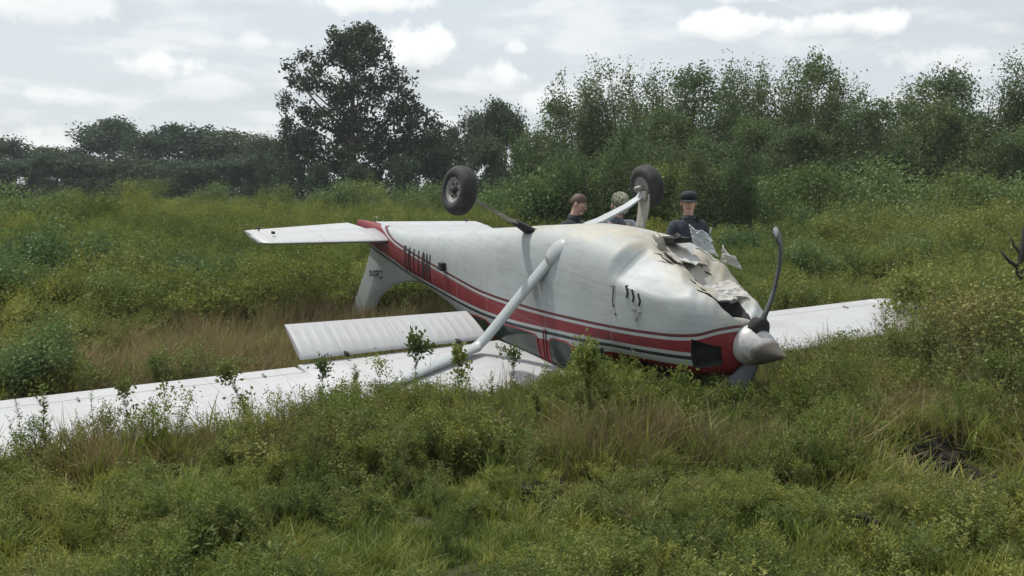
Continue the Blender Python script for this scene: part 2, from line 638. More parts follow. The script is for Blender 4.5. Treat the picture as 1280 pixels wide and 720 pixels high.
# ------------------------------------------------------------------ scatter by geometry nodes (uncountable ground cover only)
def scatter(name, sources, P, rotz, tilt, scl, idx, label):
    me = bpy.data.meshes.new(name)
    n = len(P)
    me.vertices.add(n)
    me.vertices.foreach_set('co', np.asarray(P, np.float32).ravel())
    at = me.attributes.new('rot', 'FLOAT_VECTOR', 'POINT')
    at.data.foreach_set('vector', np.stack([tilt[:, 0], tilt[:, 1], rotz], 1).astype(np.float32).ravel())
    at = me.attributes.new('scl', 'FLOAT_VECTOR', 'POINT')
    at.data.foreach_set('vector', np.asarray(scl, np.float32).ravel())
    at = me.attributes.new('idx', 'INT', 'POINT')
    at.data.foreach_set('value', np.asarray(idx, np.int32))
    o = link(name, me)
    tag(o, label, None, None, 'stuff')
    ng = bpy.data.node_groups.new(name + '_nodes', 'GeometryNodeTree')
    ng.interface.new_socket('Geometry', in_out='INPUT', socket_type='NodeSocketGeometry')
    ng.interface.new_socket('Geometry', in_out='OUTPUT', socket_type='NodeSocketGeometry')
    N = ng.nodes
    gi = N.new('NodeGroupInput')
    go = N.new('NodeGroupOutput')
    jn = N.new('GeometryNodeJoinGeometry')

    def attr(nm, ty):
        a = N.new('GeometryNodeInputNamedAttribute')
        a.data_type = ty
        a.inputs['Name'].default_value = nm
        return [s for s in a.outputs if s.enabled and s.name == 'Attribute'][0]
    ar, asc, ai = attr('rot', 'FLOAT_VECTOR'), attr('scl', 'FLOAT_VECTOR'), attr('idx', 'INT')
    e2r = N.new('FunctionNodeEulerToRotation')
    ng.links.new(ar, e2r.inputs[0])
    for j, s in enumerate(sources):
        so = bpy.data.objects.new(s.name, s)            # never linked to the scene: only a source
        oi = N.new('GeometryNodeObjectInfo')
        oi.inputs['Object'].default_value = so
        oi.inputs['As Instance'].default_value = True
        cm = N.new('FunctionNodeCompare')
        cm.data_type = 'INT'
        cm.operation = 'EQUAL'
        ins = [s_ for s_ in cm.inputs if s_.enabled]
        ng.links.new(ai, ins[0])
        ins[1].default_value = j
        ip = N.new('GeometryNodeInstanceOnPoints')
        ng.links.new(gi.outputs[0], ip.inputs['Points'])
        ng.links.new(cm.outputs[0], ip.inputs['Selection'])
        ng.links.new(oi.outputs['Geometry'], ip.inputs['Instance'])
        ng.links.new(e2r.outputs[0], ip.inputs['Rotation'])
        ng.links.new(asc, ip.inputs['Scale'])
        ng.links.new(ip.outputs[0], jn.inputs[0])
    ng.links.new(jn.outputs[0], go.inputs[0])
    md = o.modifiers.new('scatter', 'NODES')
    md.node_group = ng
    return o


def sector(n, y0, y1, half=44, rng=RNG):
    """points spread evenly over the wedge in front of the viewer"""
    r = np.sqrt(rng.uniform(y0 ** 2, y1 ** 2, n))
    a = rng.uniform(-R(half), R(half), n)
    return r * np.sin(a), r * np.cos(a)


def to_plane(x, y, z=.1):
    q = np.stack([x - PT[0], y - PT[1], np.full(len(x), z) - PT[2]], 1)
    return q @ PR            # columns: nose, left, up


def clearance(x, y):
    """free height over the ground under the aircraft, 9 where the sky is open"""
    q = to_plane(x, y)
    c = np.full(len(x), 9.)
    wing = (q[:, 0] < -1.86) & (q[:, 0] > -3.40) & (np.abs(q[:, 1]) < 5.6)
    wz = PT[2] + PR[2, 0] * q[:, 0] + PR[2, 1] * q[:, 1] + PR[2, 2] * .84
    c = np.where(wing, wz, c)
    wing2 = (q[:, 0] <= -3.38) & (q[:, 0] > -3.78) & (np.abs(q[:, 1]) < 5.6)
    c = np.where(wing2, wz + .06, c)
    fus = (q[:, 0] < .1) & (q[:, 0] > -8.3) & (np.abs(q[:, 1]) < .62)
    top = np.interp(-q[:, 0], [0, .4, 1.5, 2.1, 3.6, 4.8, 5.6, 6.3, 8.3], [.1, .36, .42, .82, .82, .72, .66, .8, 1.7])
    fz = PT[2] + PR[2, 0] * q[:, 0] + PR[2, 2] * top
    c = np.where(fus, np.minimum(c, fz), c)
    # room kept free round the people's legs and beneath the tailplane
    stab = (q[:, 0] < -6.7) & (q[:, 0] > -8.0) & (np.abs(q[:, 1]) < 1.8)
    sz = PT[2] + PR[2, 0] * q[:, 0] + PR[2, 2] * .3
    c = np.where(stab, np.minimum(c, sz), c)
    return c


def le_dist(x, y):
    """distance in front of the near wing's leading edge (towards the nose side), in metres"""
    q = to_plane(x, y)
    return q[:, 0] + 1.95, q[:, 1]


def build_cover():
    rng = np.random.default_rng(11)
    # ---- sources
    gA = [fast_mesh('grass_clump', *blades(46, rng, .10, .16, .34, .0075, .75), M['grass']) for k in range(3)]
    gB = [fast_mesh('grass_tuft', *blades(60, rng, .13, .10, .22, .006, .9), M['grass']) for k in range(2)]
    dA = [fast_mesh('dry_grass_clump', *blades(50, rng, .12, .22, .46, .0045, .6), M['dry']) for k in range(3)]
    dB = [fast_mesh('straw_clump', *blades(26, rng, .14, .15, .40, .0045, 1.1, lie=.7), M['straw']) for k in range(2)]
    wA = [weed_clump('weed_clump', rng, 7, .17, .24, .56, .080, 34, M[('weed', 'bush', 'weed')[k]], None, 2) for k in range(3)]
    wY = [weed_clump('yellow_weed_clump', rng, 6, .16, .24, .56, .070, 34, M['weed_yellow'], .35, 2) for k in range(2)]
    hA = [herb_mound('herb_mound', rng, .42, .6, 520, .050, M['bush']) for k in range(2)]
    tA = [weed_clump('tall_weed_clump', rng, 9, .36, .75, 1.25, .13, 36, M['weed'], .3, 3) for k in range(3)]
    tY = [weed_clump('tall_yellow_weed_clump', rng, 9, .36, .75, 1.25, .12, 34, M['weed_yellow'], .4, 3) for k in range(2)]
    tD = [weed_clump('tall_dark_weed_clump', rng, 8, .36, .6, 1.15, .11, 34, M['darkweed'], None, 3) for k in range(2)]
    hB = [herb_mound('tall_herb_mound', rng, 1.0, 1.3, 900, .085, M['bush'], 9), herb_mound('tall_herb_mound', rng, 1.0, 1.3, 900, .080, M['weed'], 9)]
    tG = [fast_mesh('tall_dry_grass_clump', *blades(90, rng, .30, .45, .95, .007, .5), M['dry']) for k in range(2)]
    soil = lambda x, y: np.exp(-((x - 2.80) ** 2 / .12 + (y - 6.62) ** 2 / .07)) + np.exp(-((x - 3.10) ** 2 / .06 + (y - 6.12) ** 2 / .05)) + .7 * np.exp(-((x - 2.9) ** 2 / .10 + (y - 6.25) ** 2 / .05))
    edge = lambda x: 6.25 + .22 * hnoise(x, x * .3, 1.6, 41) + .10 * hnoise(x, x, 4.5, 42) - .25 * np.clip(x - 1.2, 0, 1.2)
    tall = lambda x, y: np.clip((y - edge(x) + .15) / .45, 0, 1) * (1 - np.clip(soil(x, y), 0, 1) * .8)
    fW = [weed_clump('feathery_weed_clump', rng, 6, .15, .26, .60, .042, 90, M[('weed', 'darkweed')[k]], .5, 3) for k in range(2)]
    # ---- short green grass of the foreground
    def put(name, src, x, y, h_src, h, label, tiltmax=.15, wide=1.0, idx=None):
        c = clearance(x, y) - gz(x, y)
        h = np.minimum(h, c - .03)
        ok = h > .05
        x, y, h = x[ok], y[ok], h[ok]
        n = len(x)
        s = h / h_src
        sw = np.clip(s, .35, 3) ** .6 * wide * rng.uniform(.8, 1.25, n)
        P = np.stack([x, y, gz(x, y)], 1)
        tilt = rng.normal(scale=tiltmax, size=(n, 2))
        ii = rng.integers(0, len(src), n) if idx is None else idx[ok]
        return scatter(name, src, P, rng.uniform(0, 6.28, n), tilt, np.stack([sw, sw, s], 1), ii, label)
    x, y = sector(9500, 2.6, 9.6, 46, rng)
    ld, yy = le_dist(x, y)
    keep = (rng.uniform(0, 1, len(x)) < np.clip(1.25 - soil(x, y) * 1.6, 0, 1)) & ~((ld < 0) & (x < .3) & (y > 6.2))
    x, y = x[keep], y[keep]
    patch = hnoise(x, y, .9, 3) + .5 * hnoise(x, y, 2.3, 4)
    h = (.15 + .085 * patch) * (1 - .45 * np.exp(-((y - edge(x) + .16) / .16) ** 2)) + .12 * tall(x, y)
    put('green_grass', gA + gB, x, y, .30, np.clip(h, .05, .36) * rng.uniform(.6, 1.35, len(x)), 'short green grass in the foreground, uneven and tufted', .25)
    # broad-bladed tuft on the left foreground and a few like it
    # ---- brownish dry grass in front of the wing and under the nose
    x, y = sector(8500, 5.2, 9.8, 44, rng)
    ld, yy = le_dist(x, y)
    band = .95 * tall(x, y) * (ld > 0.03) * (ld < 2.6)
    nose = np.exp(-((x - 1.25) ** 2 / 1.1 + (y - 6.75) ** 2 / .35))
    right = np.exp(-((x - 2.7) ** 2 / .5 + (y - 7.9) ** 2 / .7)) * .7
    mot = .55 + .75 * hnoise(x, y, 1.1, 6)
    keep = rng.uniform(0, 1, len(x)) < np.clip((band * 1.0 + nose * 1.0 + right) * np.clip(mot, .1, 1), 0, 1)
    keep &= soil(x, y) < .4
    x, y, ld = x[keep], y[keep], ld[keep]
    put('dry_grass', dA + dB, x, y, .42, (.15 + .20 * tall(x, y) * np.clip(.62 + .5 * ld, .6, 1.15) + .09 * hnoise(x, y, 1.7, 8) + .12 * np.exp(-((x + 3.2) ** 2 / 1.0 + (y - 6.35) ** 2 / .35)) + .06 * np.exp(-((x - 1.2) ** 2 / 1.2 + (y - 6.9) ** 2 / .5)) - .10 * np.exp(-((x - 1.75) ** 2 / .3 + (y - 7.0) ** 2 / .3)) - .10 * np.exp(-((x - .9) ** 2 / .5 + (y - 7.4) ** 2 / .25))) * rng.uniform(.7, 1.2, len(x)), 'brownish dry grass standing before the wing and the nose', .2)
    # ---- leafy weeds amid the foreground grass
    x, y = sector(10500, 3.0, 9.8, 44, rng)
    ld, yy = le_dist(x, y)
    band = np.exp(-((ld - .55) / .6) ** 2) * (ld > .06) * 1.1 + .42 + .3 * np.exp(-((x - 2.4) ** 2 / 1.2 + (y - 6.2) ** 2 / .9))
    keep = (rng.uniform(0, 1, len(x)) < band * (.5 + .8 * hnoise(x, y, 1.4, 9))) & (soil(x, y) < .5) & ~((ld < 0.05) & (x < .3) & (y > 6.2))
    x, y, ld = x[keep], y[keep], ld[keep]
    ii = rng.choice(9, len(x), p=[.13, .07, .13, .11, .11, .03, .04, .23, .15])
    near = .66 + .22 * np.clip(hnoise(x, y, .9, 51), -1, 1) + tall(x, y) * np.clip(.02 + .32 * ld, .0, .50) * (1 - .75 * np.exp(-((x - 1.75) ** 2 / .5 + (y - 6.9) ** 2 / .6))) - .22 * np.exp(-((x - 1.75) ** 2 / .35 + (y - 6.95) ** 2 / .35)) - .20 * np.exp(-((x - .25) ** 2 / .25 + (y - 7.7) ** 2 / .5)) - .26 * np.exp(-((x - 1.0) ** 2 / .30 + (y - 7.3) ** 2 / .35)) + .12 * np.exp(-((x + 1.0) ** 2 / 1.2 + (y - 7.7) ** 2 / .5))
    put('leafy_weeds', wA + wY + hA + fW, x, y, .50, (.335 + .11 * hnoise(x, y, 2.2, 5) + .14 * np.exp(-((x + 3.2) ** 2 / 1.0 + (y - 6.35) ** 2 / .35))) * near * rng.uniform(.65, 1.15, len(x)), 'leafy green weeds growing through the grass', .15, .9, ii)
    # ---- behind the aircraft: weeds that rise with distance
    x, y = sector(26000, 6.5, 48, 46, rng)
    d = np.hypot(x, y)
    ld, yy = le_dist(x, y)
    q = to_plane(x, y)
    behind = ((q[:, 0] < -3.45) & (q[:, 1] > 0)) | ((q[:, 0] < -3.45) & (q[:, 1] <= 0)) | (x > 2.6 + np.clip(9 - y, 0, 9) * .55) | (y > 13)
    dens = np.clip(1.15 * (14 / d) ** .9, .22, 1)
    keep = behind & (rng.uniform(0, 1, len(x)) < dens)
    x, y, d, q = x[keep], y[keep], d[keep], q[keep]
    hh = np.interp(d, [7, 9, 12, 16, 22, 28, 48], [.30, .38, .52, .74, .98, 1.12, 1.12])
    rs = np.clip((x - 2.4) / 2.0, 0, 1) * np.clip((14 - y) / 4, 0, 1)
    # right: lower where the far wing shows, tall and dark at the edge of the view
    hr = np.interp(x / y, [.18, .30, .36, .42, .5], [.36, .45, .64, 1.05, 1.25]) * np.interp(y, [5.5, 8, 10], [.45, .85, 1.0])
    hh = hh * (1 - rs) + hr * rs
    hh = hh + .34 * np.exp(-((x + 1.2) ** 2 / 5 + (y - 12.6) ** 2 / 2.2))
    hh = hh * (1 - .42 * np.exp(-((x - 2.5) ** 2 / 14 + (y - 19) ** 2 / 45)))
    hh = hh * (1 + .26 * hnoise(x, y, .55, 12) + .26 * hnoise(x, y, 1.5, 13)) * rng.uniform(.7, 1.15, len(x))
    # straw tones behind the tail and beside the left wing
    dry = np.exp(-((x + .9) ** 2 / 6 + (y - 12.5) ** 2 / 7)) * 1.0 + .9 * np.exp(-((x + 3.0) ** 2 / 6 + (y - 9.8) ** 2 / 5))
    dry = dry + .45 * (hnoise(x, y, .4, 15) > .30) * (d < 26)
    dark = np.clip(rs * (x / y > .36) * 1.2 + .5 * (hnoise(x, y, .35, 17) > .4), 0, .8)
    u = rng.uniform(0, 1, len(x))
    v = rng.uniform(0, 1, len(x))
    ii = np.where(u < dry * .8, 7 + rng.integers(0, 2, len(x)),
                  np.where(v < dark, 5 + rng.integers(0, 2, len(x)),
                           np.where(hnoise(x, y, .3, 19) + .7 * (x > 3) + rng.normal(scale=.4, size=len(x)) > .62, 3 + rng.integers(0, 2, len(x)), np.where(rng.uniform(0, 1, len(x)) < .38 + .3 * hnoise(x, y, .8, 33), 9 + rng.integers(0, 2, len(x)), rng.integers(0, 3, len(x))))))
    put('tall_weeds', tA + tY + tD + tG + hB, x, y, 1.15, hh, 'tall mixed weeds covering the field behind the aircraft', .12, .95, ii)
    # low filler under the tall weeds so that no bare soil shows
    x, y = sector(9000, 6.3, 22, 46, rng)
    ld, yy = le_dist(x, y)
    keep = (ld < .3) | (x > 2.2)
    keep &= soil(x, y) < .4
    x, y = x[keep], y[keep]
    g = rng.uniform(0, 1, len(x)) < .5 + .4 * hnoise(x, y, .6, 21)
    put('field_grass', gA + dA, x, y, .34, rng.uniform(.2, .42, len(x)), 'rough grass filling the field between the weeds', .2, 1.5, np.where(g, rng.integers(0, 3, len(x)), 3 + rng.integers(0, 3, len(x))))
    # far: the same growth as broad clumps
    x, y = sector(7000, 44, 125, 46, rng)
    put('far_weeds', tA + tA[:2] + hB, x, y, 1.15, rng.uniform(.75, 1.15, len(x)), 'far weeds between the field and the woods', .1, 2.4)


build_cover()

# ------------------------------------------------------------------ aircraft materials
def paint_mat(name, col, dirt=.25, mud=0.0, rough=.38, scale=1.0):
    m, t, b = mat_new(name)
    tc = t.new('ShaderNodeTexCoord')
    p = tc.outputs['Object']
    n1 = t.noise(p, 3.2 * scale, 6, .62)
    n2 = t.noise(p, 26 * scale, 5, .6)
    c = t.mix(t.math('MULTIPLY', t.step(n1, .45, .75), dirt), col, tuple(x * y for x, y in zip(col, (.72, .68, .58))))
    c = t.mix(t.math('MULTIPLY', t.step(n2, .55, .75), dirt * .7), c, tuple(x * y for x, y in zip(col, (.66, .64, .58))))
    if mud:
        n3 = t.noise(p, 5, 7, .7)
        c = t.mix(t.math('MULTIPLY', t.step(n3, .42, .62), mud), c, (.30, .25, .17))
    t.set(b.inputs['Base Color'], c)
    t.set(b.inputs['Roughness'], t.step(n1, .3, .8, rough, rough + .25))
    b.inputs['Coat Weight'].default_value = .25
    b.inputs['Coat Roughness'].default_value = .25
    return m


WHITE = (.365, .395, .40)
RED = (.18, .012, .019)
MAROON = (.10, .016, .020)
BLACK = (.016, .017, .019)
M['white'] = paint_mat('white_paint', WHITE)


def wing_mat():
    m, t, b = mat_new('wing_paint')
    tc = t.new('ShaderNodeTexCoord')
    p = tc.outputs['Object']
    sx = t.new('ShaderNodeSeparateXYZ')
    t.l.new(p, sx.inputs[0])
    n1 = t.noise(p, 1.6, 6, .65)
    n2 = t.noise(p, 22, 5, .65)
    st = t.new('ShaderNodeMapping')
    st.inputs['Scale'].default_value = (1, 5, 1)
    t.l.new(p, st.inputs[0])
    n3 = t.noise(st.outputs[0], 2.4, 6, .65)
    c = t.mix(t.math('MULTIPLY', t.step(n1, .42, .72), .4), (.43, .435, .445), (.33, .33, .31))
    c = t.mix(t.math('MULTIPLY', t.step(n3, .55, .72), .40), c, (.33, .33, .26))
    c = t.mix(t.math('MULTIPLY', t.step(n2, .60, .74), .35), c, (.34, .33, .28))
    ya = t.math('ABSOLUTE', sx.outputs[1])
    lap = t.math('LESS_THAN', t.math('ABSOLUTE', t.math('SUBTRACT', t.math('FRACT', t.math('DIVIDE', ya, .63)), .5)), .010)
    spar = t.math('LESS_THAN', t.math('ABSOLUTE', t.math('ADD', sx.outputs[0], 2.47)), .006)
    spar2 = t.math('LESS_THAN', t.math('ABSOLUTE', t.math('ADD', sx.outputs[0], 3.10)), .005)
    ln = t.math('MAXIMUM', lap, t.math('MAXIMUM', spar, spar2))
    c = t.mix(t.math('MULTIPLY', ln, .42), c, (.22, .22, .21))
    t.set(b.inputs['Base Color'], c)
    t.set(b.inputs['Roughness'], t.step(n1, .3, .8, .42, .62))
    b.inputs['Coat Weight'].default_value = .1
    bn = t.new('ShaderNodeBump')
    bn.inputs['Strength'].default_value = .35
    bn.inputs['Distance'].default_value = .03
    t.set(bn.inputs['Height'], t.noise(p, 1.9, 2, .5))
    t.l.new(bn.outputs[0], b.inputs['Normal'])
    return m


M['wing'] = wing_mat()
M['red'] = paint_mat('red_paint', RED)
M['alu'] = simple_mat('bare_metal', (.42, .42, .42), .42, .8, .25, 18)
M['steel'] = simple_mat('dull_grey_steel', (.26, .25, .21), .55, .35, .35, 14)
M['blade'] = simple_mat('propeller_grey', (.070, .075, .080), .5, .1, .4, 9)
M['rubber'] = simple_mat('tyre_rubber', (.030, .030, .029), .8, 0, .35, 10, .3)
M['rim'] = simple_mat('wheel_rim', (.22, .22, .21), .6, .2, .35, 30)
M['black'] = simple_mat('flat_black', (.013, .013, .014), .75)
M['letter'] = simple_mat('letter_black', (.030, .018, .022), .5)
M['dark'] = simple_mat('dark_void', (.020, .021, .020), .9, 0, .4)
M['mudwhite'] = paint_mat('muddy_white_paint', (.42, .42, .40), .5, .40, .6, 1.5)


def glass_mat():
    m, t, b = mat_new('dark_cabin_glass')
    tc = t.new('ShaderNodeTexCoord')
    n = t.noise(tc.outputs['Object'], 2.0, 4, .5)
    t.set(b.inputs['Base Color'], t.mix(t.step(n, .35, .65), (.018, .030, .027), (.045, .062, .056)))  # opaque mottled dark green: unlit cabin and green reflections put into the colour
    b.inputs['Roughness'].default_value = .12
    b.inputs['Specular IOR Level'].default_value = .32
    return m


M['glass'] = glass_mat()


def fuselage_mat():
    """white paint with the red, maroon and black trim lines; the trim follows two edge curves held as mesh attributes"""
    m, t, b = mat_new('fuselage_paint')
    at = lambda nm: (lambda n: (setattr(n, 'attribute_name', nm), n.outputs['Fac'])[1])(t.new('ShaderNodeAttribute'))
    a, bb, x = at('above_red'), at('below_red'), at('station')
    zz = at('height')
    tc = t.new('ShaderNodeTexCoord')
    p = tc.outputs['Object']
    n1 = t.noise(p, 2.6, 6, .62)
    n2 = t.noise(p, 30, 5, .6)
    gt = lambda v, e: t.math('GREATER_THAN', v, e)
    lt = lambda v, e: t.math('LESS_THAN', v, e)
    AND = lambda q, w: t.math('MULTIPLY', q, w)
    c = (*WHITE, 1)
    c = t.mix(gt(a, 0.0), c, MAROON)
    c = t.mix(gt(a, .026), c, WHITE)
    c = t.mix(gt(a, .052), c, RED)
    notnose = lt(x, -.56)
    c = t.mix(AND(gt(bb, 0.0), notnose), c, WHITE)
    c = t.mix(AND(gt(bb, .030), notnose), c, BLACK)
    c = t.mix(AND(gt(bb, .060), notnose), c, WHITE)
    cabin = AND(gt(x, -4.32), gt(t.math('ADD', bb, t.math('MULTIPLY', t.math('MINIMUM', t.math('ADD', x, 4.12), 0.0), .25)), .115))
    c = t.mix(cabin, c, RED)
    # wear, streaks and the mud of the belly
    st = t.new('ShaderNodeMapping')
    st.inputs['Scale'].default_value = (1.2, 1, 9)
    t.l.new(p, st.inputs[0])
    n4 = t.noise(st.outputs[0], 2.5, 5, .6)
    c = t.mix(t.math('MULTIPLY', t.step(n1, .42, .72), .40), c, (.74, .78, .76), 'MULTIPLY')
    c = t.mix(t.math('MULTIPLY', t.step(n4, .48, .70), .36), c, (.62, .63, .58), 'MULTIPLY')
    c = t.mix(t.math('MULTIPLY', t.step(n2, .58, .74), .45), c, (.62, .60, .54), 'MULTIPLY')
    belly = at('belly')
    n3 = t.noise(p, 4.5, 8, .7, .6)
    n5 = t.noise(p, 1.3, 4, .6)
    mudf = t.math('MULTIPLY', belly, t.step(t.math('ADD', n3, t.math('MULTIPLY', belly, .16)), .46, .68))
    c = t.mix(t.math('MULTIPLY', mudf, .75), c, t.mix(t.step(n5, .35, .65), (.30, .26, .18), (.47, .42, .32)))
    c = t.mix(t.math('MULTIPLY', AND(belly, t.step(n2, .60, .72)), .6), c, (.16, .13, .09))
    # skin laps and rivet lines
    for xs in (-1.47, -2.42, -3.55, -4.35, -5.1, -5.85, -6.6):
        d = t.math('ABSOLUTE', t.math('SUBTRACT', x, xs))
        c = t.mix(t.math('MULTIPLY', lt(d, .006), .45), c, (.22, .23, .23))
    for zs in (-.27, .30):
        d = t.math('ABSOLUTE', t.math('SUBTRACT', zz, zs))
        c = t.mix(t.math('MULTIPLY', AND(lt(d, .004), lt(x, -1.47)), .35), c, (.22, .23, .23))
    t.set(b.inputs['Base Color'], c)
    t.set(b.inputs['Roughness'], t.step(n1, .3, .8, .52, .72))
    b.inputs['Coat Weight'].default_value = .03
    b.inputs['Coat Roughness'].default_value = .3
    bn = t.new('ShaderNodeBump')
    bn.inputs['Strength'].default_value = .25
    bn.inputs['Distance'].default_value = .02
    t.set(bn.inputs['Height'], t.math('ADD', t.noise(p, 2.2, 2, .5), t.math('MULTIPLY', AND(belly, n3), .7)))
    t.l.new(bn.outputs[0], b.inputs['Normal'])
    return m


M['fuselage'] = fuselage_mat()

# ------------------------------------------------------------------ aircraft
ORIGIN = Vector((-2.5, 0, .82))                   # cabin roof: what it lies on
plane = empty('light_airplane')
plane.matrix_world = Matrix.Translation(PLANE_T + PLANE_R @ ORIGIN) @ PLANE_R.to_4x4()
tag(plane, 'white high-wing light airplane with red and black stripes lying upside down in the weeds', 'airplane')


def part(name, V, F, mat, parent=None, smooth=True, fix=True, label=None):
    me = make_mesh(name, V, F, mat, smooth)
    if fix: recalc(me)
    if parent is None or parent is plane:
        o = link(name, me, plane, -ORIGIN)
    else:
        o = link(name, me, parent)
    if label: o['label'] = label
    return o


def sharp(o, ang=35):
    me = o.data
    me.set_sharp_from_angle(angle=R(ang))
    return o


ST = [  # station x, half width, top z, bottom z, roundness
    (-.405, .178, .178, -.178, 2.0), (-.425, .225, .215, -.205, 2.1), (-.46, .285, .255, -.245, 2.3), (-.52, .345, .285, -.30, 2.6), (-.60, .395, .31, -.35, 2.9), (-.72, .445, .33, -.40, 3.1), (-.95, .495, .35, -.48, 3.4),
    (-1.2, .525, .365, -.57, 3.6), (-1.47, .54, .385, -.63, 3.8), (-1.62, .545, .47, -.64, 3.8), (-1.85, .55, .66, -.645, 3.8), (-2.1, .555, .80, -.645, 4.0), (-2.5, .555, .82, -.625, 4.0),
    (-3.0, .545, .82, -.545, 4.0), (-3.6, .51, .815, -.43, 3.8), (-4.2, .44, .77, -.32, 3.4), (-4.8, .365, .69, -.20, 3.0),
    (-5.6, .275, .625, -.055, 2.7), (-6.3, .20, .585, .055, 2.5), (-7.0, .13, .54, .095, 2.4), (-7.6, .07, .44, .125, 2.2), (-7.95, .03, .33, .155, 2.0)]
STA = np.array(ST)[::-1]


def pchip(xq, xs, ys):
    h = np.diff(xs)
    d = np.diff(ys) / h
    m = np.zeros(len(xs))
    for i in range(1, len(xs) - 1):
        if d[i - 1] * d[i] > 0:
            w1, w2 = 2 * h[i] + h[i - 1], h[i] + 2 * h[i - 1]
            m[i] = (w1 + w2) / (w1 / d[i - 1] + w2 / d[i])
    m[0], m[-1] = d[0], d[-1]
    i = np.clip(np.searchsorted(xs, xq) - 1, 0, len(xs) - 2)
    u = (xq - xs[i]) / h[i]
    return ((2 * u ** 3 - 3 * u ** 2 + 1) * ys[i] + (u ** 3 - 2 * u ** 2 + u) * h[i] * m[i] + (-2 * u ** 3 + 3 * u ** 2) * ys[i + 1] + (u ** 3 - u ** 2) * h[i] * m[i + 1])


def sec(x):
    return [float(pchip(np.array([x]), STA[:, 0], STA[:, k])[0]) for k in range(1, 5)]


def side_y(x, z):
    hw, zt, zb, n = sec(x)
    zc, h = (zt + zb) / 2, (zt - zb) / 2
    q = min(.999, abs((z - zc) / h))
    return hw * (1 - q ** n) ** (1 / n)


REDTOP = np.array([(-8.2, .0), (-7.2, .05), (-6.34, .19), (-5.3, .225), (-4, .235), (-2.86, .185), (-1.96, .11), (-1.07, .01), (-.6, -.07), (-.42, -.16), (-.3, -.2)])
REDBOT = np.array([(-8.2, .40), (-7.66, .40), (-6.6, .43), (-5.79, .49), (-4.82, .475), (-3.96, .445), (-3.19, .395), (-2.19, .285), (-1.48, .20), (-.86, .12), (-.46, .07), (-.3, .05)])


def dent(x, y, z, hw, zb):
    """crushed lower cowl: the middle is pushed in, the near cheek keeps its bulge"""
    if x < -2.2: return z
    u = y / max(hw, .01)
    low = max(0, min(1, (-.02 - z) / .25))
    f = max(0, min(1, (x + 1.75) / .5)) * max(0, min(1, (-x - .40) / .06))
    mid = math.exp(-((u + .15) / .55) ** 2)
    crush = .11 * mid * math.exp(-((x + .78) / .42) ** 2) + .06 * mid
    tri = lambda q: abs((q % 1) - .5) * 2 - .5
    wx, wy = x + .05 * math.sin(9 * y), y + .05 * math.sin(8 * x)
    wr = .052 * tri(1.9 * wx + 1.3 * wy + .2) + .036 * tri(3.1 * wx - 2.6 * wy) + .024 * tri(5.5 * wy + 2.2 * wx + .4) + .016 * tri(8.3 * wx - 4.1 * wy)
    tilt = .055 * u * math.exp(-((x + .75) / .55) ** 2)
    return z + low * f * (crush + wr * (0.35 + mid) - tilt)


FACETS = [(Vector((-.95, .40, -.36)), Vector((.10, .62, -.78)).normalized()), (Vector((-.58, .36, -.26)), Vector((.62, .52, -.58)).normalized())]


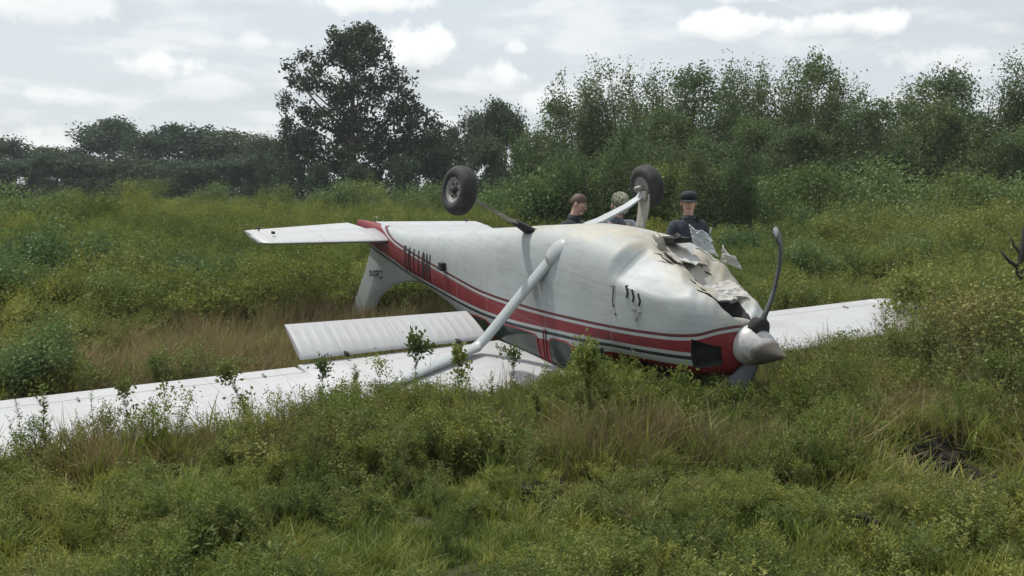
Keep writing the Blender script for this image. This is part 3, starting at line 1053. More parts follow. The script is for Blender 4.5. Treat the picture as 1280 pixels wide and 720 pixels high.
def build_fuselage():
    xs = np.unique(np.concatenate([np.linspace(-7.95, -1.75, 84), np.linspace(-1.75, -.62, 44), np.linspace(-.62, -.44, 14), [-.432, -.424, -.417, -.411, -.405]]))
    n = 96
    V = []
    for x in xs:
        hw, zt, zb, e = sec(x)
        zc, h = (zt + zb) / 2, (zt - zb) / 2
        for k in range(n):
            t = 2 * math.pi * k / n
            c, s = math.cos(t), math.sin(t)
            y = hw * math.copysign(abs(c) ** (2 / e), c)
            z = zc + h * math.copysign(abs(s) ** (2 / e), s)
            z = dent(x, y, z, hw, zb)
            if x > -1.75:                                  # flattened facets of the crushed near cheek
                for (fp, fn) in FACETS:
                    dd = (Vector((x, y, z)) - fp).dot(fn)
                    if dd > 0:
                        x_, y_, z_ = Vector((x, y, z)) - fn * dd * .94 * max(0, min(1, (x + 1.56) / .12))
                        y, z = y_, z_
            V.append((x, y, z))
    F = []
    for i in range(len(xs) - 1):
        for k in range(n):
            k2 = (k + 1) % n
            F.append((i * n + k, i * n + k2, (i + 1) * n + k2, (i + 1) * n + k))
    F.append(tuple(range(n)))
    F.append(tuple(range((len(xs) - 1) * n, len(xs) * n)))
    me = make_mesh('fuselage', V, F, M['fuselage'])
    me.materials.append(M['dark'])
    recalc(me)
    # real recesses: two nostrils and the broken intake under the nose
    bm = bmesh.new()
    bm.from_mesh(me)

    bm.faces.ensure_lookup_table()

    def recess(x0, x1, t0, t1, depth, shrink=.88):
        fs = []
        for i in range(len(xs) - 1):
            if x0 <= .5 * (xs[i] + xs[i + 1]) <= x1:
                for k in range(n):
                    t = (360 * (k + .5) / n + 180) % 360 - 180
                    if t0 <= t <= t1: fs.append(flist[i * n + k])
        nr = Vector((0, 0, 0))
        for f in fs: nr += f.normal
        nr.normalize()
        r = bmesh.ops.extrude_face_region(bm, geom=fs)
        nv = [g for g in r['geom'] if isinstance(g, bmesh.types.BMVert)]
        bmesh.ops.delete(bm, geom=[f for f in fs if f.is_valid], context='FACES_ONLY')
        cen = sum((v.co for v in nv), Vector()) / len(nv)
        for v in nv: v.co = cen + (v.co - cen) * shrink - nr * depth
        for v in nv:
            for f in v.link_faces: f.material_index = 1
    flist = list(bm.faces)
    recess(-.62, -.440, -1, 37, .08)
    recess(-.60, -.450, 156, 180, .08)
    recess(-.74, -.455, -104, -60, .10)
    bm.to_mesh(me)
    bm.free()
    co = np.empty(len(me.vertices) * 3, np.float32)
    me.vertices.foreach_get('co', co)
    co = co.reshape(-1, 3)
    x, y, z = co.T
    def addat(nm, val):
        a = me.attributes.new(nm, 'FLOAT', 'POINT')
        a.data.foreach_set('value', val.astype(np.float32))
    addat('above_red', z - pchip(x, REDTOP[:, 0], REDTOP[:, 1]))
    addat('below_red', z - pchip(x, REDBOT[:, 0], REDBOT[:, 1]))
    addat('station', x)
    addat('height', z)
    zb = pchip(x, STA[:, 0], STA[:, 3])
    hw = pchip(x, STA[:, 0], STA[:, 1])
    bel = np.clip((zb + .17 - z) / .12, 0, 1) * np.clip((x + 4.6) / 1.6, 0, 1) * np.clip(1.25 - np.abs(y) / hw * .9, 0, 1)
    bel = np.maximum(bel, np.clip((x + 1.7) / .3, 0, 1) * np.clip((-.16 - z) / .15, 0, 1) * np.clip((.72 - y / hw) / .3, 0, 1) * 1.0)
    addat('belly', bel)
    o = link('fuselage', me, plane, -ORIGIN)
    me.set_sharp_from_angle(angle=R(40))
    return o


fus = build_fuselage()


def side_panel(poly, off=.006, th=.012, side=1, seg=6):
    """a plate lying on the curved cabin side: outline in (x, z), rounded corners given by the caller"""
    P = []
    n = len(poly)
    for i in range(n):
        a, b_ = poly[i], poly[(i + 1) % n]
        for k in range(seg):
            u = k / seg
            P.append((a[0] + (b_[0] - a[0]) * u, a[1] + (b_[1] - a[1]) * u))
    cx = sum(p[0] for p in P) / len(P)
    cz = sum(p[1] for p in P) / len(P)
    m = len(P)
    V, F = [], []
    rings = (1, .85, .65, .45, .25, .08)
    for lay, o in ((0, off), (1, off - th)):
        for g in rings:
            for (x, z) in P:
                x, z = cx + (x - cx) * g, cz + (z - cz) * g
                V.append((x, side * (side_y(x, z) + o), z))
    L = len(rings) * m
    for lay in (0, 1):
        for r in range(len(rings) - 1):
            for i in range(m):
                j = (i + 1) % m
                a = lay * L + r * m
                F.append((a + i, a + j, a + m + j, a + m + i))
        F.append(tuple(lay * L + (len(rings) - 1) * m + i for i in range(m)))
    F += [(i, (i + 1) % m, L + (i + 1) % m, L + i) for i in range(m)]
    return V, F


def ring_panel(poly, w, off, th, side=1, seg=6):
    """frame: outline ring of width w round the polygon"""
    cx = sum(p[0] for p in poly) / len(poly)
    cz = sum(p[1] for p in poly) / len(poly)
    def grow(p, d):
        v = Vector((p[0] - cx, p[1] - cz))
        return (p[0] + v.normalized().x * d, p[1] + v.normalized().y * d)
    P = []
    n = len(poly)
    for i in range(n):
        a, b_ = poly[i], poly[(i + 1) % n]
        for k in range(seg):
            u = k / seg
            P.append((a[0] + (b_[0] - a[0]) * u, a[1] + (b_[1] - a[1]) * u))
    m = len(P)
    V = []
    for d, o in ((0, off), (w, off), (w, off - th), (0, off - th)):
        for p in P:
            q = grow(p, d)
            V.append((q[0], side * (side_y(*q) + o), q[1]))
    F = []
    for r in range(4):
        r2 = (r + 1) % 4
        for i in range(m):
            j = (i + 1) % m
            F.append((r * m + i, r * m + j, r2 * m + j, r2 * m + i))
    return V, F


def rounded(poly, r=.06, k=4):
    out = []
    n = len(poly)
    for i in range(n):
        p0, p1, p2 = Vector(poly[i - 1]), Vector(poly[i]), Vector(poly[(i + 1) % n])
        a = p1 + (p0 - p1).normalized() * min(r, (p0 - p1).length * .45)
        b_ = p1 + (p2 - p1).normalized() * min(r, (p2 - p1).length * .45)
        for q in range(k + 1):
            u = q / k
            out.append(tuple(a * (1 - u) ** 2 + p1 * 2 * u * (1 - u) + b_ * u ** 2))
    return out


for side in (1, -1):
    for poly in ([(-4.10, .62), (-4.02, .56), (-3.52, .515), (-3.47, .66), (-3.47, .73), (-4.0, .715)],
                 [(-3.40, .49), (-2.56, .415), (-2.52, .74), (-3.38, .74)],
                 [(-2.34, .395), (-2.02, .365), (-1.90, .56), (-2.02, .72), (-2.32, .74)]):
        rp = rounded(poly, .07)
        wdw = part('window', *side_panel(rp, .006, .014, side, 2), M['glass'], None, False)
        part('frame', *ring_panel(rp, .016, .010, .016, side, 2), M['red'], wdw, False)
# door: a lap line with its edges proud of the skin
for side in (1, -1):
    doorp = rounded([(-2.50, .385), (-2.50, -.33), (-1.62, -.33), (-1.60, .20), (-2.36, .36)], .09)
    if side == 1:
        part('door_edge', *ring_panel(rounded([(-2.44, .345), (-2.44, .70), (-2.40, .70), (-2.40, .345)], .015, 2), .012, .012, .02, side, 3), M['red'], None, False)
# windshield
def windshield():
    V, F = [], []
    nx, ny = 8, 16
    for lay, off in ((0, .006), (1, -.006)):
        for i in range(nx + 1):
            x = -1.60 - .46 * i / nx
            hw, zt, zb, e = sec(x)
            zc, h = (zt + zb) / 2, (zt - zb) / 2
            for k in range(ny + 1):
                t = math.pi * (.16 + .68 * k / ny)
                c, s = math.cos(t), math.sin(t)
                y = (hw + off) * math.copysign(abs(c) ** (2 / e), c)
                z = zc + (h + off) * abs(s) ** (2 / e)
                V.append((x, y, z))
    m = (nx + 1) * (ny + 1)
    for lay in (0, 1):
        for i in range(nx):
            for k in range(ny):
                a = lay * m + i * (ny + 1) + k
                F.append((a, a + 1, a + ny + 2, a + ny + 1))
    for i in range(nx):
        for k in (0, ny):
            a = i * (ny + 1) + k
            F.append((a, a + ny + 1, m + a + ny + 1, m + a))
    for k in range(ny):
        for i in (0, nx):
            a = i * (ny + 1) + k
            F.append((a, a + 1, m + a + 1, m + a))
    return V, F


part('windshield', *windshield(), M['glass'])


# ---- lettering
def text_mesh(s, size, bold=0.0, width=1.0):
    cu = bpy.data.curves.new('letters', 'FONT')
    cu.body = s
    cu.size = size
    cu.offset = bold
    cu.resolution_u = 3
    ob = bpy.data.objects.new('letters', cu)
    COL.objects.link(ob)
    dg = bpy.context.evaluated_depsgraph_get()
    me = bpy.data.meshes.new_from_object(ob.evaluated_get(dg))
    bpy.data.objects.remove(ob)
    bm = bmesh.new()
    bm.from_mesh(me)
    bmesh.ops.triangulate(bm, faces=bm.faces)
    for _ in range(3):
        ed = [e for e in bm.edges if e.calc_length() > size * .09]
        if ed: bmesh.ops.subdivide_edges(bm, edges=ed, cuts=1)
        bmesh.ops.triangulate(bm, faces=bm.faces)
    V = [(v.co.x * width, v.co.y) for v in bm.verts]
    F = [tuple(v.index for v in f.verts) for f in bm.faces]
    bm.verts.index_update()
    F = [tuple(v.index for v in f.verts) for f in bm.faces]
    bm.free()
    bpy.data.meshes.remove(me)
    return V, F


def registration(side):
    x0, pitch = -5.16, .158
    for i, ch in enumerate("N8110L"):
        V2, F = text_mesh(ch, .43, .016, .44)
        w = max(v[0] for v in V2) - min(v[0] for v in V2)
        mn = min(v[0] for v in V2)
        V = []
        for u, v in V2:
            # reads from the nose aft on the left side, from the tail forward on the right
            k = (u - mn) + (pitch * .92 - w) / 2
            x = x0 - pitch * i - k if side > 0 else x0 - pitch * 5 - pitch + pitch * i + k
            z = .150 + v - (x + 5.2) * .055
            V.append((x, side * (side_y(x, z) + .006), z))
        o = part('registration_letter', V, F, M['letter'], fus, False, False)


registration(1)
registration(-1)


# ---- aerofoil surfaces
def naca(c, t):
    return 5 * t * (.2969 * math.sqrt(max(c, 0)) - .126 * c - .3516 * c * c + .2843 * c ** 3 - .1015 * c ** 4)


def surface(secs, c0=0.0, c1=1.0, nc=14, bead=None, cap=True, blunt=.004):
    """secs: (leading edge, trailing edge, thickness in m, thickness direction, upper share)"""
    cs = [c0 + (c1 - c0) * (.5 - .5 * math.cos(math.pi * i / nc)) if c0 == 0 else c0 + (c1 - c0) * i / nc for i in range(nc + 1)]
    V = []
    for j, (le, te, th, up, share) in enumerate(secs):
        le, te, up = Vector(le), Vector(te), Vector(up)
        ch = (te - le).length
        top, bot = [], []
        for c in cs:
            h = naca(c, th / ch) * ch + blunt * c
            bd = bead(j, c) if bead else 0
            p = le + (te - le) * c
            top.append(p + up * (h * 2 * share + bd))
            bot.append(p - up * (h * 2 * (1 - share) + bd))
        V += top + bot[::-1]
    m = 2 * (nc + 1)
    F = []
    for j in range(len(secs) - 1):
        for k in range(m):
            k2 = (k + 1) % m
            F.append((j * m + k, j * m + k2, (j + 1) * m + k2, (j + 1) * m + k))
    if cap:
        F.append(tuple(range(m)))
        F.append(tuple(range((len(secs) - 1) * m, len(secs) * m)))
    return V, F


def wing_sec(y, s):
    """leading edge, trailing edge, thickness at span station y (positive outboard)"""
    if y <= 2.62:
        le, te = -1.98, -3.62
    else:
        u = (y - 2.62) / (5.4 - 2.62)
        le, te = -1.98 - .20 * u, -3.325 - .09 * u
    z = .70 + .008 * y
    th = .17 if y < 2.62 else .17 - .06 * (y - 2.62) / 2.8
    if y > 5.40:
        k = (y - 5.40) / .33
        f = math.sqrt(max(0.02, 1 - k * k))
        mid = (le + te) / 2
        le, te = mid + (le - mid) * (.72 + .28 * f), mid + (te - mid) * (.86 + .14 * f)
        th *= max(.25, f)
    return (le, s * y, z), (te, s * y, z - .012), th, (0, 0, 1), .66


def beads(pitch, amp, ys, lo=.12, hi=.93):
    def f(j, c):
        e = min(1, max(0, (c - lo) / .06)) * min(1, max(0, (hi - c) / .06))
        ph = (ys[j] / pitch) % 1
        return amp * e * (max(0, 1 - abs(ph - .5) / .28)) ** 1.0
    return f


SPLIT = .812
for s in (1, -1):
    ys = [.50, .9, 1.4, 2.0, 2.62, 2.63, 3.2, 3.8, 4.4, 5.25]
    w = part('wing', *surface([wing_sec(y, s) for y in ys], 0, SPLIT, 20), M['wing'], None)
    sharp(w, 40)
    if s == -1:
        w['label'] = 'far wing half buried in weeds'
    # wing tip, full chord
    tip = part('wing_tip', *surface([wing_sec(y, s) for y in (5.254, 5.4, 5.5, 5.6, 5.67, 5.71, 5.73)], 0, 1, 20), M['wing'], w)
    # aileron: ridged skin behind its gap
    ya = np.arange(2.645, 5.24, .0125)
    ail = part('aileron', *surface([wing_sec(y, s) for y in ya], SPLIT + .008, 1, 8, beads(.10, .002, ya, SPLIT + .03, .985)), M['wing'], w)
    sharp(ail, 50)
    # flap: hanging at a steep angle, so that it stands up from the upturned wing
    yf = np.arange(.64, 2.60, .0125)
    bf = beads(.10, .0055, yf, .14, .90)
    fs = []
    for y in yf:
        tez = .455 - .035 * (y - .64) / 1.96
        fs.append(((-3.305, s * y, .640), (-3.745, s * y, tez), .055, (-.39, 0, .92), .5))
    flap = part('flap', *surface(fs, 0, 1, 10, bf), M['wing'], w)
    sharp(flap, 50)
    # flap track brackets and drain caps, small dark fittings
    for y in (.98, 2.16):
        part('hinge_bracket', *boxv((-3.30, s * y, .625), (.10, .025, .035)), M['dark'], flap, False)
    part('inspection_plate', *lathe([(0, .0), (.0, .06), (.006, .058), (.006, 0)], 18, 'Z', (-2.75, s * 1.65, .6575)), M['alu'], w, False)
    part('fuel_drain', *boxv((-3.05, s * .95, .634), (.05, .035, .02)), M['dark'], w, False)
    # aileron hinges
    for y in (3.0, 4.5):
        part('hinge_bracket', *boxv((-3.11, s * y, .655 + .008 * y), (.08, .015, .016)), M['steel'], ail, False)
    # leading edge light cover on the near wing root, torn
    if s == 1:
        part('leading_edge_cuff', *merge(tube([(-1.96, .62, .70), (-1.90, .60, .66), (-1.80, .57, .645)], [(.11, .05), (.09, .045), (.03, .02)], 12)), M['mudwhite'], w)


# ---- wing struts
def strut(path, mat, rr, name='wing_strut'):
    return part(name, *tube(path, rr, 14, True, up=(1, 0, 0)), mat)


near = strut([(-2.36, .44, -.45), (-2.43, .505, -.35), (-2.62, .66, -.02), (-2.80, .83, .33), (-2.885, .915, .50), (-2.915, .955, .555), (-2.89, 1.02, .585), (-2.70, 1.40, .60), (-2.50, 1.80, .612), (-2.36, 2.06, .622), (-2.34, 2.12, .655)],
             M['white'], [(.075, .040), (.075, .036), (.072, .034), (.070, .033), (.068, .033), (.062, .036), (.066, .033), (.066, .030), (.062, .028), (.055, .026), (.045, .02)])
near['label'] = 'buckled strut bent onto the near wing'
part('strut_cuff', *tube([(-2.30, .40, -.53), (-2.335, .44, -.47), (-2.385, .48, -.415), (-2.43, .52, -.35), (-2.455, .54, -.31)], [(.03, .03), (.105, .062), (.115, .068), (.092, .054), (.074, .040)], 16, True, up=(1, 0, 0)), M['white'], near)
farst = strut([(-2.36, -.44, -.45), (-2.43, -.505, -.35), (-2.50, -1.2, .15), (-2.45, -2.1, .60)], M['white'], [(.075, .04), (.075, .036), (.07, .033), (.05, .02)])
part('strut_cuff', *tube([(-2.30, -.40, -.53), (-2.335, -.44, -.47), (-2.385, -.48, -.415), (-2.44, -.56, -.32)], [(.03, .03), (.105, .062), (.115, .068), (.074, .040)], 16, True, up=(1, 0, 0)), M['white'], farst)

# ---- tail
for s in (1, -1):
    def stab_sec(y, s=s):
        u = (y - .05) / 1.66
        le = -6.62 - .36 * u
        te = -7.90 + .20 * u
        if y > 1.62:
            k = (y - 1.62) / .11
            le -= .10 * k * k
            te += .03 * k * k
        th = .10 - .04 * u
        return (le, s * y, .235 + .02 * u), (te, s * y, .185 + .02 * u), th, (0, 0, 1), .5
    st = part('tailplane', *surface([stab_sec(y) for y in (.03, .4, .9, 1.4, 1.62, 1.68, 1.73)], 0, .50, 14), M['wing'])
    if s == 1: st['label'] = 'near tailplane with ridged elevator'
    ye = np.arange(.20, 1.725, .0115)
    el = part('elevator', *surface([stab_sec(y) for y in ye], .508, 1, 9, beads(.092, .009, ye, .56, .985)), M['wing'], st)
    sharp(el, 50)
    part('static_wick', *tube([(-7.6, s * 1.55, .18), (-7.68, s * 1.55, .16)], .012, 6), M['dark'], el)
    if s == 1:
        part('hinge_bracket', *boxv((-7.20, 1.50, .158), (.05, .035, .03)), M['dark'], el, False)

finLE = np.array([(.44, -5.35), (.60, -5.55), (.64, -5.92), (.72, -6.36), (.87, -6.83), (1.12, -7.19), (1.45, -7.43), (1.62, -7.60)])
finTE = np.array([(.44, -7.50), (.58, -7.56), (.79, -7.66), (1.2, -7.93), (1.62, -8.20)])
def fin_sec(z):
    le = float(np.interp(z, finLE[:, 0], finLE[:, 1]))
    te = float(np.interp(z, finTE[:, 0], finTE[:, 1]))
    return le, te
def fin_rows(zs, a, b_):
    V = []
    nc = 12
    rows = []
    for z in zs:
        le, te = fin_sec(z)
        hinge = te + .42 - .02 * z
        x0, x1 = (le, hinge + .006) if a == 'fin' else (hinge - .006, te)
        top, bot = [], []
        for i in range(nc + 1):
            u = i / nc
            x = x0 + (x1 - x0) * u
            if a == 'fin':
                h = .050 * min(1, math.sqrt(min(1, u * 1.15)) * 1.0) * (1 - .35 * (z - .5))
                h = min(h, .012 + .18 * abs(x - le))
            else:
                h = .046 * (1 - u * .86) * (1 - .35 * (z - .5))
            top.append((x, h, z))
            bot.append((x, -h, z))
        V += top + bot[::-1]
    m = 2 * (nc + 1)
    F = []
    for j in range(len(zs) - 1):
        for k in range(m):
            k2 = (k + 1) % m
            F.append((j * m + k, j * m + k2, (j + 1) * m + k2, (j + 1) * m + k))
    F += [tuple(range(m)), tuple(range((len(zs) - 1) * m, len(zs) * m))]
    return V, F
fin = part('tail_fin', *fin_rows(np.concatenate([np.linspace(.44, .66, 7), np.linspace(.70, 1.58, 18), [1.61, 1.625]]), 'fin', 0), M['white'])
sharp(fin, 50)
rud = part('rudder', *fin_rows(np.concatenate([np.linspace(.46, 1.58, 24), [1.61, 1.625]]), 'rud', 0), M['white'], fin)
sharp(rud, 50)
V2, F2 = text_mesh("Cessna", .17, .004, 1.0)
V = [(-7.02 - u * .86, .056 * (1 - .35 * (.72 + v - .5)) + .004, .70 + v * 1.0 + u * .18) for u, v in V2]
part('lettering', V, F2, M['letter'], fin, False, False)

# ---- spinner and propeller
def spinner_mat():
    m, t, b = mat_new('spinner_paint')
    tc = t.new('ShaderNodeTexCoord')
    p = tc.outputs['Object']
    sx = t.new('ShaderNodeSeparateXYZ')
    t.l.new(p, sx.inputs[0])
    n = t.noise(p, 9, 6, .7, .5)
    f = t.step(t.math('ADD', sx.outputs[0], t.math('ADD', t.math('MULTIPLY', t.math('SUBTRACT', n, .5), .28), t.math('MULTIPLY', sx.outputs[2], .55))), -.32, -.17)
    n2 = t.noise(p, 30, 5, .6)
    c = t.mix(t.math('MULTIPLY', t.step(n2, .5, .75), .35), (.47, .47, .46), (.25, .24, .21))
    n6 = t.noise(p, 14, 7, .7, 1.0)
    c = t.mix(t.math('MULTIPLY', t.step(n6, .56, .64), .6), c, (.20, .18, .15))
    c = t.mix(t.math('MULTIPLY', f, .92), c, (.055, .042, .030))
    t.set(b.inputs['Base Color'], c)
    t.set(b.inputs['Roughness'], t.step(f, 0, 1, .35, .9))
    b.inputs['Coat Weight'].default_value = .2
    return m
M['spinner'] = spinner_mat()
prof = [(-.412, .06), (-.412, .160), (-.40, .164), (-.36, .162)]
for i in range(1, 15):
    u = i / 14
    prof.append((-.36 + .355 * u, .162 * (1 - u ** 1.16) ** .97 + .007))
V, F = lathe(prof, 40)
V = [Vector((v.x, v.y * (1 + .03 * math.sin(9 * v.x)), v.z + (.014 * math.exp(-((v.x + .1) / .07) ** 2) if v.z < 0 else 0))) for v in V]
spin = part('spinner', V, F, M['spinner'])
sharp(spin, 50)


def blade(path, width, thick, name='propeller_blade', twist0=55, twist1=15):
    pts = [Vector(p) for p in path]
    V, F = [], []
    n = 12
    m = len(pts)
    for i, p in enumerate(pts):
        d = (pts[min(i + 1, m - 1)] - pts[max(i - 1, 0)]).normalized()
        # chord direction: across the blade, turned by the local pitch
        base = Vector((0, 1, 0)).cross(d) if abs(d.y) < .95 else Vector((1, 0, 0))
        ax = Vector((1, 0, 0))
        tan = d.cross(ax).normalized()
        tw = R(twist0 + (twist1 - twist0) * i / (m - 1))
        fw = tan.cross(d).normalized()
        cdir = (tan * math.cos(tw) + fw * math.sin(tw)).normalized()
        ndir = d.cross(cdir).normalized()
        for k in range(n):
            t = 2 * math.pi * k / n
            V.append(p + cdir * (width[i] * .5 * math.cos(t)) + ndir * (thick[i] * .5 * math.sin(t)))
    for i in range(m - 1):
        for k in range(n):
            k2 = (k + 1) % n
            F.append((i * n + k, i * n + k2, (i + 1) * n + k2, (i + 1) * n + k))
    F += [tuple(range(n)), tuple(range((m - 1) * n, m * n))]
    return V, F


def smooth_path(pts, k=4):
    P = [Vector(p) for p in pts]
    out = []
    for i in range(len(P) - 1):
        p0, p1, p2, p3 = P[max(i - 1, 0)], P[i], P[i + 1], P[min(i + 2, len(P) - 1)]
        for q in range(k):
            u = q / k
            out.append(.5 * ((2 * p1) + (p2 - p0) * u + (2 * p0 - 5 * p1 + 4 * p2 - p3) * u * u + (3 * p1 - p0 - 3 * p2 + p3) * u ** 3))
    out.append(P[-1])
    return out


up_path = smooth_path([(-.31, .01, -.10), (-.31, -.03, -.22), (-.31, -.095, -.36), (-.31, -.14, -.56), (-.31, -.15, -.72), (-.30, -.12, -.82), (-.29, -.06, -.89), (-.285, -.02, -.925)])
m_ = len(up_path)
b1 = part('propeller_blade', *blade(up_path, [np.interp(i / (m_ - 1), [0, .12, .3, .6, .85, .97, 1], [.07, .085, .125, .135, .12, .09, .05]) for i in range(m_)],
                                     [np.interp(i / (m_ - 1), [0, .2, 1], [.065, .040, .018]) for i in range(m_)], twist0=122, twist1=158), M['blade'], None, label='bent blade standing up with a curled tip')
tip = up_path[-5:]
part('painted_tip', *blade(tip, [.118, .108, .096, .080, .050], [.024, .024, .023, .023, .021], twist0=153, twist1=158), M['alu'], b1)
dn_path = smooth_path([(-.33, .0, .10), (-.34, .05, .20), (-.37, .13, .32), (-.43, .20, .45), (-.52, .25, .55), (-.64, .28, .60)])
m_ = len(dn_path)
part('propeller_blade', *blade(dn_path, [np.interp(i / (m_ - 1), [0, .15, .4, .8, 1], [.09, .13, .175, .17, .12]) for i in range(m_)],
                                [np.interp(i / (m_ - 1), [0, .2, 1], [.07, .04, .018]) for i in range(m_)], twist0=118, twist1=135), M['blade'], None, label='lower blade folded back under the nose')
part('blade_hub', *lathe([(-.36, .04), (-.36, .075), (-.27, .075), (-.27, .04)], 18, 'X', (0, 0, -.155)), M['dark'], None)


# ---- landing gear
def wheel(c, axis, name_label, s):
    """tyre and rim round an axle direction"""
    rt, hw = .228, .085
    prof = []
    for k in range(15):
        t = -math.pi / 2 * 1.15 + math.pi * 1.15 * k / 14
        prof.append((hw * math.sin(t) * (1.0), .158 + .070 * max(-.2, math.cos(t)) ** .75 if math.cos(t) > 0 else .150))
    V, F = lathe([(-.07, .118)] + prof + [(.07, .118), (0, .112), (-.07, .118)], 40)
    F = F[:-2]
    q = Vector((1, 0, 0)).rotation_difference(axis)
    mv = lambda V: [q @ Vector(v) + c for v in V]
    tyre = part('wheel_tyre', mv(V), F, M['rubber'], None, label=name_label)
    # tread grooves, real rings
    for a in (-.03, .0, .03):
        Vg, Fg = lathe([(a - .006, .219), (a - .006, .2296 - abs(a) * .08), (a + .006, .2296 - abs(a) * .08), (a + .006, .219)], 40)
        part('tread_ring', mv(Vg), Fg, M['rubber'], tyre)
    rim = part('wheel_rim', *(lambda v, f: (mv(v), f))(*lathe([(-.062, .02), (-.062, .10), (-.070, .118), (-.058, .122), (.058, .122), (.070, .118), (.062, .10), (.045, .085), (.045, .02), (-.04, .02), (-.062, .02)], 30)), M['rim'], tyre)
    sharp(rim, 40)
    for k in range(6):
        t = 2 * math.pi * k / 6
        part('bolt', *(lambda v, f: (mv(v), f))(*lathe([(.045, .0), (.045, .011), (.057, .011), (.057, 0)], 8, 'X', (0, .062 * math.cos(t), .062 * math.sin(t)))), M['dark'], rim, False)
    part('hub_cap', *(lambda v, f: (mv(v), f))(*lathe([(.04, .0), (.04, .042), (.058, .038), (.064, 0)], 18)), M['dark'], rim)
    return tyre


def gear_leg(path, ww, th, mat, label):
    P = [Vector(p) for p in path]
    V, F = [], []
    for i, p in enumerate(P):
        d = (P[min(i + 1, len(P) - 1)] - P[max(i - 1, 0)]).normalized()
        w = Vector((1, 0, 0))
        w = (w - d * w.dot(d)).normalized()
        nrm = d.cross(w)
        for a, b_ in ((-.5, -.5), (-.5, .5), (.5, .5), (.5, -.5)):
            V.append(p + w * (a * ww[i]) + nrm * (b_ * th[i]))
    for i in range(len(P) - 1):
        for k in range(4):
            k2 = (k + 1) % 4
            F.append((i * 4 + k, i * 4 + k2, i * 4 + 4 + k2, i * 4 + 4 + k))
    F += [(0, 1, 2, 3), tuple(range(len(V) - 4, len(V)))]
    me = make_mesh('landing_gear_leg', V, F, mat, True)
    bevelled(me, .005, 2)
    me.set_sharp_from_angle(angle=R(50))
    o = link('landing_gear_leg', me, plane, -ORIGIN)
    o['label'] = label
    return o


lg = gear_leg([(-3.02, .30, -.50), (-3.02, .46, -.545), (-3.02, .60, -.60), (-3.01, .80, -.70), (-3.0, 1.0, -.80), (-3.0, 1.10, -.87)], [.14, .135, .125, .11, .098, .09], [.022, .022, .02, .018, .016, .016], M['steel'], 'dark steel spring leg of the near wheel')
part('leg_fairing', *tube([(-3.02, .40, -.50), (-3.02, .50, -.555), (-3.02, .575, -.60)], [(.10, .045), (.085, .035), (.07, .022)], 14, True, up=(1, 0, 0)), M['black'], lg)
rg = gear_leg([(-3.02, -.30, -.52), (-3.02, -.46, -.565), (-3.02, -.60, -.62), (-3.01, -.78, -.70), (-3.0, -.93, -.79), (-3.0, -.98, -.86)], [.15, .14, .13, .115, .10, .09], [.030, .028, .026, .022, .018, .016], M['white'], 'pale spring leg of the far wheel')
AX_L = Vector((.02, .99, -.14)).normalized()
AX_R = Vector((.05, -.98, -.20)).normalized()
for c, ax, lab, leg in ((Vector((-3.0, 1.20, -.905)), AX_L, 'near main wheel in the air', lg), (Vector((-3.02, -1.04, -.90)), AX_R, 'far main wheel in the air', rg)):
    tyre = wheel(c, ax, lab, 1)
    part('axle', *tube([c - ax * .15, c], .03, 10), M['steel'], tyre)
    part('brake_caliper', *boxv(c - ax * .085 + Vector((.09, 0, .07)), (.07, .05, .09)), M['steel'], tyre, False)
# torn pale fairing plate hanging beside the far wheel
V, F = [], []
for lay in (0, 1):
    for i in range(7):
        u = i / 6
        for k in range(4):
            q = k / 3 - .5
            V.append(Vector((-2.96 + q * .17 * (1 - .25 * u) + .02 * math.sin(3 * u), -.99 + .02 * lay + .04 * u + .05 * q * q, -.84 + .40 * u)))
for i in range(6):
    for k in range(3):
        a = i * 4 + k
        F.append((a, a + 1, a + 5, a + 4))
        F.append((a + 28, a + 32, a + 33, a + 29))
    F.append((i * 4, i * 4 + 4, i * 4 + 32, i * 4 + 28))
    F.append((i * 4 + 3, i * 4 + 31, i * 4 + 35, i * 4 + 7))
F += [(0, 28, 29, 1), (1, 29, 30, 2), (2, 30, 31, 3), (24, 25, 53, 52), (25, 26, 54, 53), (26, 27, 55, 54)]
part('torn_fairing', V, F, paint_mat('pale_fairing', (.36, .35, .29), .4, .15, .6), rg)

# ---- wreckage of the lower cowl: bent sheets and the torn nose gear
def sheet(pts, th=.012, curl=.03, seed=1, n=6):
    """bent metal sheet over four corners, ragged along one edge"""
    rg_ = random.Random(seed)
    a, b_, c, d = [Vector(p) for p in pts]
    nrm = (b_ - a).cross(d - a).normalized()
    V, F = [], []
    jag = [rg_.uniform(-.24, .20) for _ in range(n + 1)]
    G = []
    for i in range(n + 1):
        u = i / n
        for k in range(n + 1):
            v = k / n
            p = (a * (1 - u) + b_ * u) * (1 - v) + (d * (1 - u) + c * u) * v
            if k == n: p = p + (p - a) * jag[i] * .6
            if i == n: p = p + (b_ - a) * jag[k] * .35
            p = p + nrm * (curl * math.sin(math.pi * u) * .6 + curl * .8 * v * v + rg_.uniform(-.011, .011)) + (b_ - a) * rg_.uniform(-.03, .03)
            G.append(p)
    m = len(G)
    V = G + [p - nrm * th for p in G]
    for i in range(n):
        for k in range(n):
            q = i * (n + 1) + k
            F.append((q, q + 1, q + n + 2, q + n + 1))
            F.append((m + q, m + q + n + 1, m + q + n + 2, m + q + 1))
    for i in range(n):
        for (q, w_) in (((i) * (n + 1), (i + 1) * (n + 1)), (i * (n + 1) + n, (i + 1) * (n + 1) + n), (i, i + 1), (n * (n + 1) + i, n * (n + 1) + i + 1)):
            F.append((q, w_, m + w_, m + q))
    return V, F


